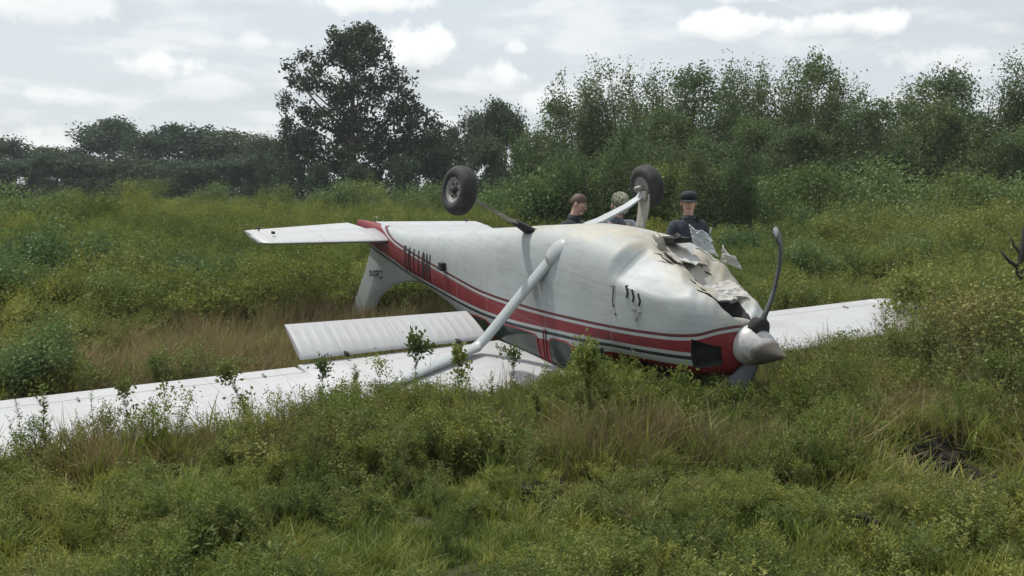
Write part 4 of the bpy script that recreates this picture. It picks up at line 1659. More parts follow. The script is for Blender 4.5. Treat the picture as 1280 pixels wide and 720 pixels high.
def belly(x, y):
    """height of the belly skin at x, y"""
    hw, zt, zb, e = sec(x)
    zc, h = (zt + zb) / 2, (zt - zb) / 2
    q = min(.98, abs(y) / hw)
    z = zc - h * (1 - q ** e) ** (1 / e)
    return dent(x, y, z, hw, zb)


def lay(corners, lift):
    return [(x, y, belly(x, y) - l) for (x, y), l in zip(corners, lift)]


part('torn_panel', *sheet([(-1.46, -.30, -.60), (-1.20, -.37, -.53), (-1.36, -.37, -.70), (-1.53, -.30, -.78)], .014, .03, 4, 8), M['white'], None, False, label='jagged white plate standing up at the firewall')
part('torn_panel', *sheet([(-1.20, -.40, -.50), (-.98, -.42, -.46), (-1.0, -.40, -.56), (-1.16, -.38, -.64)], .012, .04, 6, 6), M['mudwhite'], None, False)
part('torn_panel', *sheet(lay([(-1.50, .12), (-1.50, -.22), (-1.16, -.20), (-1.14, .16)], (.004, .004, .022, .03)), .008, .012, 2, 9), M['mudwhite'], None, False)
part('torn_panel', *sheet(lay([(-.98, .02), (-1.0, -.30), (-.72, -.26), (-.74, .04)], (.006, .006, .03, .02)), .008, .015, 5, 9), M['mudwhite'], None, False)
for (xa, ya, xb, yb) in ((-1.30, .27, -1.10, .22), (-1.12, .10, -.95, .02), (-.95, .18, -.80, .10), (-1.2, -.12, -1.08, -.2)):
    pts = [Vector((xa + (xb - xa) * u + .012 * math.sin(9 * u), ya + (yb - ya) * u + .015 * math.sin(14 * u), belly(xa + (xb - xa) * u, ya + (yb - ya) * u) - .002)) for u in (0, .25, .5, .75, 1)]
    part('skin_tear', *tube(pts, [.002, .007, .005, .008, .002], 6), M['dark'], None, False)
part('gear_socket', *merge(boxv((-1.44, -.05, -.655), (.24, .20, .045), Matrix.Rotation(R(6), 3, 'Y')), tube([(-1.50, -.10, -.64), (-1.40, -.06, -.70), (-1.30, .0, -.685)], .022, 8)), M['dark'], None, False)
# louvres, latches and placards on the near cowl side
for k in range(3):
    x = -1.30 + k * .075
    z = -.27 + k * .018
    V, F = [], []
    for (dx, dz) in ((-.012, -.05), (.020, .01), (.010, .055), (-.004, .05), (.004, .012), (-.026, -.042)):
        V.append((x + dx, side_y(x + dx, z + dz) + .008, z + dz))
    n = len(V)
    V += [(v[0], v[1] - .02, v[2]) for v in V]
    F = [tuple(range(n)), tuple(range(2 * n - 1, n - 1, -1))] + [(i, (i + 1) % n, n + (i + 1) % n, n + i) for i in range(n)]
    part('cowl_louvre', V, F, M['black'], None, False)
for (x, z, a, b_) in ((-1.20, -.14, .05, .02), (-1.14, -.12, .03, .035), (-1.17, -.07, .04, .03), (-1.48, -.28, .05, .014), (-1.455, -.12, .02, .03), (-1.47, -.2, .008, .12), (-1.42, -.05, .02, .02)):
    y = side_y(x, z)
    part('cowl_latch', *boxv((x, y + .001, z), (a, .012, b_)), simple_mat('latch_grey', (.10, .10, .10), .6) if a < .03 else M['steel'], None, False)
# step bracket on the rear side
y = side_y(-4.72, .19)
part('foot_step', *merge(boxv((-4.72, y + .03, .185), (.07, .07, .085)), boxv((-4.72, y + .055, .205), (.10, .06, .016))), M['black'], None, False)
part('tail_tiedown', *tube([(-7.4, 0, .12), (-7.42, 0, .05), (-7.36, 0, .03), (-7.33, 0, .07)], .008, 8), M['steel'], None)
part('exhaust_pipe', *tube([(-1.35, .12, -.56), (-1.40, .13, -.66), (-1.47, .13, -.70)], .032, 12), M['steel'], None)

# ------------------------------------------------------------------ people
M['skin'] = simple_mat('skin', (.50, .30, .23), .55, var=.08, scale=20)
M['hair'] = simple_mat('reddish_brown_hair', (.085, .052, .036), .7, var=.3, scale=60)
M['hair_dark'] = simple_mat('dark_hair', (.025, .020, .017), .7, var=.3, scale=60)
M['navy'] = simple_mat('navy_cloth', (.022, .030, .042), .85, var=.25, scale=25, bump=.4)
M['blackcloth'] = simple_mat('black_cloth', (.014, .017, .022), .85, var=.25, scale=25, bump=.4)
M['greyblue'] = simple_mat('grey_blue_cloth', (.12, .14, .17), .85, var=.3, scale=18, bump=.4)
M['boot'] = simple_mat('boot_leather', (.015, .014, .013), .5, var=.2)
M['eye'] = simple_mat('eye_white', (.6, .58, .55), .3, var=.02)
M['pupil'] = simple_mat('eye_dark', (.02, .015, .012), .3)
M['lip'] = simple_mat('lips', (.33, .15, .13), .5, var=.05)
M['patch'] = simple_mat('pale_patch', (.50, .52, .55), .8, var=.15, scale=60)


def camo_mat():
    m, t, b = mat_new('camouflage_cloth')
    tc = t.new('ShaderNodeTexCoord')
    n = t.noise(tc.outputs['Object'], 26, 2, .5)
    n2 = t.noise(tc.outputs['Object'], 40, 2, .5)
    c = t.mix(t.math('GREATER_THAN', n, .5), (.20, .19, .13), (.07, .08, .05))
    c = t.mix(t.math('GREATER_THAN', n2, .58), c, (.30, .29, .22))
    t.set(b.inputs['Base Color'], c)
    b.inputs['Roughness'].default_value = .9
    return m


M['camo'] = camo_mat()


def skin_body(name, verts, edges, radii, mat, parent, sub=1):
    """one continuous surface grown over a graph of joints"""
    me = bpy.data.meshes.new(name)
    me.from_pydata([tuple(v) for v in verts], edges, [])
    me.update()
    o = bpy.data.objects.new(name, me)
    COL.objects.link(o)
    md = o.modifiers.new('skin', 'SKIN')
    md.use_smooth_shade = True
    md.branch_smoothing = .5
    if not me.skin_vertices:
        bpy.context.view_layer.objects.active = o
    sv = me.skin_vertices[0].data
    for i, r in enumerate(radii):
        sv[i].radius = r if isinstance(r, tuple) else (r, r)
        sv[i].use_root = (i == 0)
    ss = o.modifiers.new('sub', 'SUBSURF')
    ss.levels = ss.render_levels = sub
    dg = bpy.context.evaluated_depsgraph_get()
    m2 = bpy.data.meshes.new_from_object(o.evaluated_get(dg))
    bpy.data.objects.remove(o)
    m2.name = name
    m2.materials.clear()
    m2.materials.append(mat)
    m2.polygons.foreach_set('use_smooth', [True] * len(m2.polygons))
    o2 = link(name, m2, parent)
    return o2


def person(label, loc, face, H, lean=(0, 0), look=(0, 0), arms=((.10, -.02), (.10, -.02)), elbow=((.0, -.10), (.0, -.10)),
           top='navy', trousers='navy', hat=None, hair='hair_dark', sleeve_short=False, badge=False, shoulder_patch=0):
    """a standing figure, height H, facing -Y turned by `face`; lean = forward, sideways lean of the torso in metres at the neck;
    look = (turn, nod) of the head in radians"""
    root = empty('person', loc, (0, 0, face))
    tag(root, label, 'person', 'officers standing behind the airplane')
    k = H / 1.78
    V3 = lambda x, y, z: Vector((x * k, y * k, z * k))

    def bend(p):
        """torso bends at the hips"""
        z = p[2] / k
        u = max(0, (z - .95) / .55)
        return Vector((p[0] + lean[1] * u * k, p[1] - lean[0] * u * k, p[2] - (lean[0] ** 2 * .55) * u * k))
    verts, rad, edges = [], [], []

    def add(p, r, par=None):
        verts.append(p)
        rad.append(r if isinstance(r, tuple) else r * k if not isinstance(r, tuple) else r)
        if par is not None: edges.append((par, len(verts) - 1))
        return len(verts) - 1
    J = {}
    pel = add(bend(V3(0, 0, .96)), .135)
    sp = add(bend(V3(0, .0, 1.12)), .125, pel)
    ch = add(bend(V3(0, .0, 1.31)), .128, sp)
    nb = add(bend(V3(0, .01, 1.455)), .075, ch)
    nk = add(bend(V3(0, .0, 1.53)), .056, nb)
    neck = verts[nk]
    hr = Euler((look[1], 0, look[0])).to_matrix()
    hd = lambda x, y, z: neck + hr @ (Vector((x, y, z)) * k)
    h1 = add(hd(0, -.015, .07), .072, nk)
    h2 = add(hd(0, -.012, .14), .086, h1)
    h3 = add(hd(0, -.002, .205), .074, h2)
    J['hands'] = []
    for s, ar, el in ((1, arms[0], elbow[0]), (-1, arms[1], elbow[1])):
        sh = add(bend(V3(s * .185, .005, 1.425)), .062, ch)
        pe = Vector(verts[sh]) + V3(s * ar[0] * .6, ar[1], -.29)
        e = add(pe, .045, sh)
        pw = pe + V3(s * el[0], el[1], -.25)
        w = add(pw, .030, e)
        d = (pw - pe).normalized()
        pl = add(pw + d * .055 * k, .036, w)
        pk = add(pw + d * .095 * k, .034, pl)
        across = Vector((0, 1, 0)) - d * d.y
        across.normalize()
        palmn = d.cross(across)
        for q, (off, ln) in enumerate(((-.030, .070), (-.010, .082), (.010, .076), (.029, .060))):
            b0 = Vector(verts[pk]) + across * (off * k)
            f1 = add(b0 + d * .018 * k, .0090, pk)
            f2 = add(b0 + d * (.018 + ln * .5) * k + palmn * (-s * .008 * k), .0085, f1)
            f3 = add(b0 + d * (.018 + ln * .95) * k + palmn * (-s * .026 * k), .0075, f2)
        t0 = Vector(verts[pl]) - across * (.034 * k)
        t1 = add(t0, .0105, pl)
        t2 = add(t0 + (d * .6 - across * .7).normalized() * .035 * k, .0095, t1)
        add(t0 + (d * .8 - across * .4).normalized() * .064 * k, .0085, t2)
        J['arm', s] = (verts[sh], pe, pw)
    for s in (1, -1):
        hp = add(V3(s * .095, 0, .90), .098, pel)
        kn = add(V3(s * .115, -.02, .50), .060, hp)
        an = add(V3(s * .125, .01, .10), .042, kn)
        ft = add(V3(s * .135, -.09, .045), .038, an)
        add(V3(s * .140, -.17, .035), .030, ft)
        J['leg', s] = (verts[hp], verts[kn], verts[an], verts[ft])
    skin_body('body', verts, edges, rad, M['skin'], root)
    body = root.children[0] if root.children else None
    # shirt
    v, e, r = [], [], []

    def a2(p, rr, par=None):
        v.append(p)
        r.append(rr * k)
        if par is not None: e.append((par, len(v) - 1))
        return len(v) - 1
    p0 = a2(bend(V3(0, 0, .98)), .158)
    p1 = a2(bend(V3(0, 0, 1.12)), .152, p0)
    p2 = a2(bend(V3(0, 0, 1.31)), .182, p1)
    p3 = a2(bend(V3(0, .008, 1.445)), .108, p2)
    p4 = a2(bend(V3(0, .006, 1.495)), .070, p3)
    for s in (1, -1):
        sh, pe, pw = J['arm', s]
        q0 = a2(Vector(sh) + V3(0, 0, .002), .086, p2)
        if sleeve_short:
            a2(sh.lerp(pe, .75), .064, q0)
        else:
            q1 = a2(pe, .060, q0)
            a2(pe.lerp(pw, .95), .044, q1)
    shirt = skin_body('shirt', v, e, r, M[top], root)
    # collar
    V, F = tube([bend(V3(0, .004, 1.475)), bend(V3(0, .0, 1.53))], [.079 * k, .070 * k], 16, False)
    V2, F2 = tube([bend(V3(0, .004, 1.475)), bend(V3(0, .0, 1.53))], [.070 * k, .062 * k], 16, False)
    m = len(V)
    Fx = F + [tuple(i + m for i in f[::-1]) for f in F2] + [(16 + i, 16 + (i + 1) % 16, m + 16 + (i + 1) % 16, m + 16 + i) for i in range(16)]
    link('collar', recalc(make_mesh('collar', V + V2, Fx, M[top])), shirt)
    # trousers
    v, e, r = [], [], []
    p0 = a2(V3(0, 0, .985), .142)
    for s in (1, -1):
        hp, kn, an, ft = J['leg', s]
        q0 = a2(hp, .112, p0)
        q1 = a2(kn, .078, q0)
        a2(an.lerp(kn, .04), .066, q1)
    skin_body('trousers', v, e, r, M[trousers], root)
    for s in (1, -1):
        v, e, r = [], [], []
        hp, kn, an, ft = J['leg', s]
        q0 = a2(an + V3(0, 0, .09), .060)
        q1 = a2(an + V3(0, 0, -.02), .054, q0)
        q2 = a2(ft + V3(0, 0, .008), .050, q1)
        a2(V3(s * .142, -.175, .042), .044, q2)
        skin_body('boot', v, e, r, M['boot'], root)
    # face
    def blob(c, s, mat, name, par, n=10):
        V, F = [], []
        prof = [(math.cos(math.pi * i / n), math.sin(math.pi * i / n)) for i in range(n + 1)]
        for a, rr in prof:
            for q in range(12):
                t = 2 * math.pi * q / 12
                V.append(c + hr @ (Vector((s[0] * rr * math.cos(t), s[1] * rr * math.sin(t), s[2] * a)) * k))
        for i in range(n):
            for q in range(12):
                q2 = (q + 1) % 12
                F.append((i * 12 + q, i * 12 + q2, i * 12 + 12 + q2, i * 12 + 12 + q))
        return link(name, recalc(make_mesh(name, V, F, M[mat])), par)
    hb = root
    blob(hd(0, -.098, .118), (.010, .014, .020), 'skin', 'nose', hb)
    for s in (1, -1):
        ey = blob(hd(s * .031, -.083, .142), (.012, .010, .008), 'eye', 'eye', hb)
        blob(hd(s * .031, -.0915, .142), (.005, .004, .005), 'pupil', 'pupil', ey)
        blob(hd(s * .031, -.085, .162), (.019, .010, .004), hair, 'eyebrow', hb)
        blob(hd(s * .083, .004, .128), (.009, .020, .032), 'skin', 'ear', hb)
    blob(hd(0, -.086, .078), (.024, .011, .007), 'lip', 'mouth', hb)
    blob(hd(0, -.066, .045), (.032, .028, .024), 'skin', 'chin', hb)
    # hair: a cap of its own thickness down to the nape
    V, F = [], []
    nu, nv = 12, 24
    for lay, g in ((0, 1.0), (1, .88)):
        for i in range(nu + 1):
            for q in range(nv):
                t = 2 * math.pi * q / nv
                front = .5 - .5 * math.sin(t)           # 1 at the face side (-y)
                lim = math.pi * (.72 - .34 * front)
                ph = lim * i / nu
                wob = 1 + .035 * math.sin(5 * t + 3 * i) + .02 * math.sin(11 * t + 7 * i)
                d = Vector((math.sin(ph) * math.cos(t) * .090, math.sin(ph) * math.sin(t) * .102, math.cos(ph) * .104)) * g * wob * (1 - .10 * (i / nu) ** 4)
                V.append(hd(0, .008, .150) + hr @ (d * k))
    m = (nu + 1) * nv
    for lay in (0, 1):
        for i in range(nu):
            for q in range(nv):
                q2 = (q + 1) % nv
                a = lay * m
                F.append((a + i * nv + q, a + i * nv + q2, a + (i + 1) * nv + q2, a + (i + 1) * nv + q))
    for q in range(nv):
        q2 = (q + 1) % nv
        F.append((nu * nv + q, nu * nv + q2, m + nu * nv + q2, m + nu * nv + q))
    link('hair', recalc(make_mesh('hair', V, F, M[hair])), root)
    if hat:
        V, F = [], []
        for lay, g in ((0, 1.0), (1, .95)):
            for i in range(9):
                ph = math.pi * .5 * i / 8
                for q in range(28):
                    t = 2 * math.pi * q / 28
                    d = Vector((math.sin(ph) * math.cos(t) * .098, math.sin(ph) * math.sin(t) * .112, -.012 + math.cos(ph) ** .42 * .108)) * g
                    V.append(hd(0, .006, .186) + hr @ (d * k))
        m = 9 * 28
        for lay in (0, 1):
            for i in range(8):
                for q in range(28):
                    q2 = (q + 1) % 28
                    a = lay * m
                    F.append((a + i * 28 + q, a + i * 28 + q2, a + (i + 1) * 28 + q2, a + (i + 1) * 28 + q))
        for q in range(28):
            q2 = (q + 1) % 28
            F.append((8 * 28 + q, 8 * 28 + q2, m + 8 * 28 + q2, m + 8 * 28 + q))
        cap = link('cap', recalc(make_mesh('cap', V, F, M[hat])), root)
        V, F = [], []
        for lay, dz in ((0, .0), (1, -.006)):
            for i in range(5):
                for q in range(13):
                    t = math.pi * (-.86 + .72 * q / 12)
                    rr = 1 + .68 * (i / 4) * (1 - .35 * abs(q - 6) / 6)
                    V.append(hd(0, .006, .178) + hr @ (Vector((math.cos(t) * .097 * (1 + .12 * (rr - 1)), math.sin(t) * .113 * rr, dz - .020 * (rr - 1) + .0)) * k))
        m = 65
        for lay in (0, 1):
            for i in range(4):
                for q in range(12):
                    a = lay * m + i * 13 + q
                    F.append((a, a + 1, a + 14, a + 13))
        for q in range(12):
            F.append((52 + q, 53 + q, m + 53 + q, m + 52 + q))
        for i in range(4):
            F.append((i * 13, i * 13 + 13, m + i * 13 + 13, m + i * 13))
            F.append((i * 13 + 12, m + i * 13 + 12, m + i * 13 + 25, i * 13 + 25))
        link('brim', recalc(make_mesh('brim', V, F, M[hat])), cap)
    if badge:
        c = bend(V3(.075, -.148, 1.315))
        V, F = lathe([(0, 0), (0, .026 * k), (.006, .024 * k), (.008, 0)], 6, 'Y', (0, 0, 0))
        q = [Vector((a.x, -a.y, a.z * 1.25)) + c for a in V]
        link('badge', recalc(make_mesh('badge', q, F, M['patch'], False)), shirt)
    if shoulder_patch:
        s = shoulder_patch
        sh, pe, pw = J['arm', s]
        c = sh.lerp(pe, .30) + V3(s * .062, -.035, 0)
        V, F = lathe([(0, 0), (0, .036 * k), (.008, .034 * k), (.010, 0)], 8, 'X', (0, 0, 0))
        rot = Euler((0, R(12) * s, R(-35) * s)).to_matrix()
        q = [rot @ Vector((a.x * s, a.y, a.z * 1.2)) + c for a in V]
        link('shoulder_patch', recalc(make_mesh('shoulder_patch', q, F, M['patch'], False)), shirt)
    return root


def stand(px, d, H, ground=0.0):
    x = (px - 640) / FPX * d
    return (x, d, float(gz(x, d)) + ground)


person('officer in a dark cap and navy uniform with a chest badge behind the nose', stand(859, 12.3, 1.85, .0), R(14), 1.84, lean=(.02, .0), look=(R(-20), R(3)),
       arms=((.10, -.02), (.10, -.03)), elbow=((-.03, -.08), (-.04, -.12)), top='navy', trousers='navy', hat='blackcloth', badge=True, shoulder_patch=1)
person('bareheaded reddish-haired person in a black jacket looking down to the right', stand(712, 12.2, 1.8, .0), R(58), 1.84, lean=(.06, .0), look=(R(8), R(22)),
       arms=((.08, -.05), (.08, -.05)), elbow=((-.02, -.12), (-.02, -.12)), top='blackcloth', trousers='blackcloth', hair='hair', shoulder_patch=-1)
person('person in a camouflage cap and grey-blue uniform bending over beside the far wheel', stand(766, 12.25, 1.8, .0), R(8), 1.87, lean=(.25, -.02), look=(R(6), R(38)),
       arms=((.22, -.16), (.20, -.18)), elbow=((.02, -.16), (.0, -.18)), top='greyblue', trousers='greyblue', hat='camo')

# ------------------------------------------------------------------ trees
def crown_mesh(name, rng, blobs, n, leaf, mat, clump=.32, outer=.55, flat=.8):
    """leaf-sized faces in clumps through a set of ellipsoids"""
    w = np.array([b[3] * b[4] for b in blobs], float)
    w /= w.sum()
    nc = max(10, int(n / 44))
    ci = rng.choice(len(blobs), nc, p=w)
    B = np.array([b[:5] for b in blobs], float)[ci]
    d = rand_dirs(nc, rng)
    r = (outer + (1 - outer) * rng.uniform(0, 1, nc) ** .6)[:, None]
    C = B[:, :3] + d * r * np.stack([B[:, 3], B[:, 3], B[:, 4]], 1)
    li = rng.integers(0, nc, n)
    sz = clump * rng.uniform(.5, 1.3, nc)[li][:, None]
    P = C[li] + np.clip(rng.normal(size=(n, 3)), -2.0, 2.0) * sz * np.array([1, 1, flat])
    out = P - B[li][:, :3]
    N = out / (np.linalg.norm(out, axis=1, keepdims=True) + 1e-6) * .6 + rand_dirs(n, rng) + np.array([0, 0, .5])
    T = rand_dirs(n, rng) + out * .15 + np.array([0, 0, -.25])
    ll = leaf * rng.uniform(.6, 1.35, n)
    V, F = leaf_quads(P, N, T, ll, ll * .62)
    return fast_mesh(name, V, F, mat), C


def limbs_mesh(name, rng, h, r0, targets, lean=.03, split=.3):
    """tapered trunk with limbs that reach into the crown"""
    parts = []
    a = rng.uniform(0, 6.28)
    pts = [Vector((lean * h * u * u * math.cos(a) + .02 * h * math.sin(4 * u + a), lean * h * u * u * math.sin(a), h * u - .15 * (u == 0))) for u in np.linspace(0, 1, 8)]
    parts.append(tube(pts, [r0 * (1.25 if i == 0 else 1 - .88 * i / 7) for i in range(8)], 8))
    for tgt in targets:
        tgt = Vector(tgt)
        u = max(.12, min(.85, (tgt.z / h) * rng.uniform(.55, .8)))
        i = u * 7
        p0 = pts[int(i)].lerp(pts[min(7, int(i) + 1)], i % 1)
        mid = p0.lerp(tgt, .5) + Vector((0, 0, -.06 * (tgt - p0).length))
        rr = r0 * (1 - .85 * u) * .55
        parts.append(tube([p0, p0.lerp(mid, .6), mid, tgt], [rr, rr * .8, rr * .6, rr * .15], 5))
    V, F = merge(*parts)
    return make_mesh(name, V, F, M['bark'])


def sapling_variant(rng, h, w, n, leaf, mat, shoots):
    """thicket tree: several upright leaders, leafy to the ground, loose pointed tops"""
    blobs, lead = [], []
    for k in range(shoots):
        a = rng.uniform(0, 6.28)
        r = w * .5 * math.sqrt(rng.uniform()) * .9
        hh = h * rng.uniform(.62, 1.0) if k else h
        x, y = r * math.cos(a), r * math.sin(a)
        lead.append((x, y, hh))
        m = 9
        for i in range(m):
            u = (i + .6) / m
            rad = w * .27 * (1.05 - u) ** .75 * (0.55 + .6 * min(1, u * 3)) + .05
            blobs.append((x * (.45 + .55 * u) + rng.normal() * .08, y * (.45 + .55 * u) + rng.normal() * .08, hh * u, rad, hh / m * .75))
    cm, C = crown_mesh('crown', rng, blobs, n, leaf, mat, .25, .12, 1.25)
    parts = []
    for (x, y, hh) in lead:
        p = [Vector((x * u * (.45 + .55 * u) + .05 * math.sin(5 * u + x), y * u * (.45 + .55 * u), hh * .97 * u - .1 * (u == 0))) for u in np.linspace(0, 1, 7)]
        parts.append(tube(p, [.055 * (1.05 - u) + .006 for u in np.linspace(0, 1, 7)], 5))
    V, F = merge(*parts)
    return cm, make_mesh('trunk', V, F, M['bark'])


def broad_variant(rng, h, w, n, leaf, mat, nb=16, base=.25, r0=.22):
    blobs = []
    for k in range(nb):
        u = rng.uniform(base, 1)
        prof = math.sin(math.pi * min(1, max(0.08, (u - base * .6) / (1.08 - base * .6)))) ** .6
        a = rng.uniform(0, 6.28)
        r = w * .5 * prof * math.sqrt(rng.uniform(.1, 1)) * .72
        rr = w * rng.uniform(.12, .20)
        blobs.append((r * math.cos(a), r * math.sin(a), h * u - rr * .5, rr, rr * .8))
    blobs.append((0, 0, h * .93, w * .12, w * .10))
    cm, C = crown_mesh('crown', rng, blobs, n, leaf, mat, .05 * w, .5)
    tm = limbs_mesh('trunk', rng, h * .85, r0, [b[:3] for b in blobs[:10]])
    return cm, tm


def shrub_variant(rng, h, w, n, leaf, mat):
    blobs = []
    for k in range(12):
        a = rng.uniform(0, 6.28)
        r = w * .5 * math.sqrt(rng.uniform()) * .75
        hh = h * rng.uniform(.3, .85)
        rr = w * rng.uniform(.12, .2)
        blobs.append((r * math.cos(a), r * math.sin(a), hh, rr, h * .16))
    cm, C = crown_mesh('foliage', rng, blobs, n, leaf, mat, .09 * w, .4)
    parts = []
    for b in blobs[:8]:
        p = [Vector((b[0] * u, b[1] * u, b[2] * u ** .8 - .05 * (u == 0))) for u in np.linspace(0, 1, 4)]
        parts.append(tube(p, [.022, .017, .012, .005], 5))
    V, F = merge(*parts)
    return cm, make_mesh('stems', V, F, M['bark'])


def place(name, label, cat, var, x, y, s, rz, group=None, kind=('crown', 'trunk')):
    o = empty(name, (x, y, float(gz(x, y)) - .05), (0, 0, rz))
    o.scale = s if isinstance(s, (tuple, list)) else (s, s, s)
    tag(o, label, cat, group)
    link(kind[1], var[1], o)
    link(kind[0], var[0], o)
    return o


def at_px(px, d):
    return (px - 640) / FPX * d


LANDMARKS = [(-200, 'the left end of the woods outside the picture'), (12, 'the left edge of the picture'), (80, 'the low dip near the left edge'), (140, 'the highest round crown of the far left woods'), (228, 'the second highest crown of the far left woods'), (300, 'the gap before the slender trees'), (362, 'the slender ragged tree'), (446, 'the trunk of the tallest tree'), (571, 'the near wheel'),
             (640, 'the sky gap between the woods and the thicket'), (715, 'the bareheaded person'), (768, 'the camouflage cap'), (808, 'the far wheel'), (858, 'the capped officer'), (908, 'the torn cowl'), (967, 'the curled propeller tip'), (1045, 'the middle of the far wing'),
             (1112, 'the far wing tip'), (1185, 'the yellow-green bush on the right'), (1272, 'the dead branch at the right edge'), (1420, 'the right edge, outside the picture')]
USED = set()


def where(base, px):
    """label that says which one by what it stands over or beside"""
    lx, nm = min(LANDMARKS, key=lambda q: abs(q[0] - px))
    d = px - lx
    side = 'in line with' if abs(d) < 9 else ('left of' if d < 0 else 'right of')
    for how in ('', 'just ' if side != 'in line with' else 'almost ', 'well ' if side != 'in line with' else 'nearly '):
        lab = base + ' ' + how + side + ' ' + nm
        if lab not in USED:
            USED.add(lab)
            return lab
    return base + ' ' + side + ' ' + nm


def build_trees():
    rng = np.random.default_rng(23)
    SAP = [sapling_variant(rng, 8.0, 4.4, 26000, .115, M['sapling'], (7, 9, 6, 8, 10)[k]) for k in range(5)]
    MID = [broad_variant(rng, 8.0, 5.2, 18000, .14, M['sapling'], 40, .02, .12) for k in range(3)]
    FAR = [broad_variant(rng, 9.0, 8.0, 12000, .30, M['fartree'], 30, .03, .2) for k in range(4)]
    SHR = [shrub_variant(rng, 2.6, 3.0, 6500, .10, M['shrub']) for k in range(3)]
    DSH = [shrub_variant(rng, 2.6, 3.0, 6500, .10, M['bush']) for k in range(2)]
    # --- the big oak left of the middle
    r2 = np.random.default_rng(5)
    bl = [(-.4, 0, 13.2, 1.6, 1.2), (.9, .3, 13.0, 1.5, 1.1), (-1.4, .5, 12.0, 1.4, 1.0), (1.9, -.3, 11.6, 1.5, 1.1), (0, 0, 11.4, 1.9, 1.3), (-2.9, 0, 11.4, 1.1, .7),
          (-3.9, .2, 9.9, 1.3, .9), (-2.6, -.6, 9.8, 1.5, 1.0), (-5.0, .3, 10.9, .9, .5), (2.7, .2, 9.9, 1.7, 1.1), (.6, -.7, 9.6, 2.0, 1.2), (-1.2, .8, 9.0, 1.7, 1.0),
          (3.6, .3, 8.2, 1.7, 1.2), (-3.7, -.4, 7.7, 1.6, 1.1), (2.0, -.6, 7.6, 2.0, 1.3), (-1.6, -.3, 7.0, 2.0, 1.2), (4.6, 0, 6.4, 1.8, 1.4), (0.4, .8, 6.2, 2.2, 1.3),
          (-4.3, .4, 5.3, 1.9, 1.3), (3.0, .5, 5.2, 2.3, 1.4), (5.6, -.3, 4.6, 1.9, 1.5), (-2.2, -.5, 4.6, 2.3, 1.4), (.6, 0, 4.0, 2.5, 1.4), (5.0, .4, 2.8, 2.4, 1.6), (-4.2, 0, 3.0, 2.2, 1.5), (2.2, .2, 2.4, 2.6, 1.5), (-1.5, .3, 2.3, 2.6, 1.4)]
    cm, C = crown_mesh('crown', r2, [(b[0], b[1], b[2], b[3] * (.80 if b[2] > 6.5 else .95), b[4] * (.85 if b[2] > 6.5 else .95)) for b in bl], 36000, .26, M['oak'], .30, .45)
    tm = limbs_mesh('trunk', r2, 12.0, .42, [b[:3] for b in bl[:20]], .01)
    d = 75
    place('oak_tree', 'tallest tree with a dark lobed crown standing above the woods', 'tree', (cm, tm), at_px(446, d), d, 1.0, 0)
    # thin ragged tree on its left
    bl = []
    r3 = np.random.default_rng(9)
    for i in range(22):
        u = .12 + .86 * i / 21
        a = r3.uniform(0, 6.28)
        rr = (1.05 - u) * 1.5 + .15
        bl.append((rr * .8 * math.cos(a), rr * .8 * math.sin(a), 8.2 * u, .42 + .3 * (1 - u), .22))
    cm, C = crown_mesh('crown', r3, bl, 2600, .20, M['fartree'], .22, .3)
    tm = limbs_mesh('trunk', r3, 8.4, .10, [b[:3] for b in bl])
    place('slender_tree', 'slender ragged tree with gaps in its crown left of the tallest tree', 'tree', (cm, tm), at_px(362, 73), 73, 1.08, 0)
    place('slender_tree', 'small thin bare-topped tree left of the slender ragged tree', 'tree', (cm, tm), at_px(333, 78), 78, .70, 2)
    # --- far woods on the left: (px centre, top py, depth)
    for (px, py, dd, v, wd, lab) in [(-150, 165, 112, 0, 1.2, None), (-75, 178, 108, 1, 1.0, None), (14, 176, 104, 2, 1.0, None), (62, 186, 110, 3, .9, None), (100, 180, 118, 0, .9, None),
                                     (140, 152, 112, 1, .95, 'highest round crown of the far left woods'), (182, 170, 106, 2, .85, None), (228, 158, 110, 3, 1.0, None), (262, 172, 118, 0, .8, None),
                                     (296, 166, 108, 1, 1.0, None), (330, 172, 102, 2, .9, None), (352, 190, 92, 0, .9, None), (40, 200, 96, 3, 1.1, None), (210, 196, 94, 0, 1.1, None), (120, 200, 92, 1, 1.1, None), (285, 200, 92, 2, 1.1, None), (-20, 190, 92, 2, 1.2, None), (75, 196, 90, 1, 1.1, None), (165, 198, 90, 3, 1.1, None), (250, 196, 90, 0, 1.1, None), (320, 196, 90, 3, 1.0, None),
                                     (-240, 170, 110, 3, 1.2, None)]:
        top = CAM_H + (238 - py) / FPX * dd
        s = top / 9.0
        wd *= 1.45
        place('woodland_tree', lab or where('dark far tree' if py < 192 else 'low dark far tree', px), 'tree', FAR[v], at_px(px, dd), dd, (s * wd, s * wd, s), rng.uniform(0, 6.28), 'trees of the far woods at the left')
    # low trees to the right of the oak
    for (px, py, dd, v, wd, lab) in [(556, 150, 80, 0, .8, 'dark tree with its crown against the right flank of the tallest tree'), (592, 140, 82, 2, .75, 'woodland tree in the gap right of the tallest tree'), (632, 128, 70, 1, .72, 'rounded tree at the left edge of the sky gap beside the sapling thicket'), (500, 190, 68, 3, .9, None), (400, 205, 66, 2, .8, None), (450, 205, 64, 1, .9, None), (612, 170, 66, 3, .8, None)]:
        top = CAM_H + (238 - py) / FPX * dd
        s = top / 9.3
        place('woodland_tree', lab or where('low dark tree', px), 'tree', FAR[v], at_px(px, dd), dd, (s * wd, s * wd, s), rng.uniform(0, 6.28), 'trees round the tallest tree')
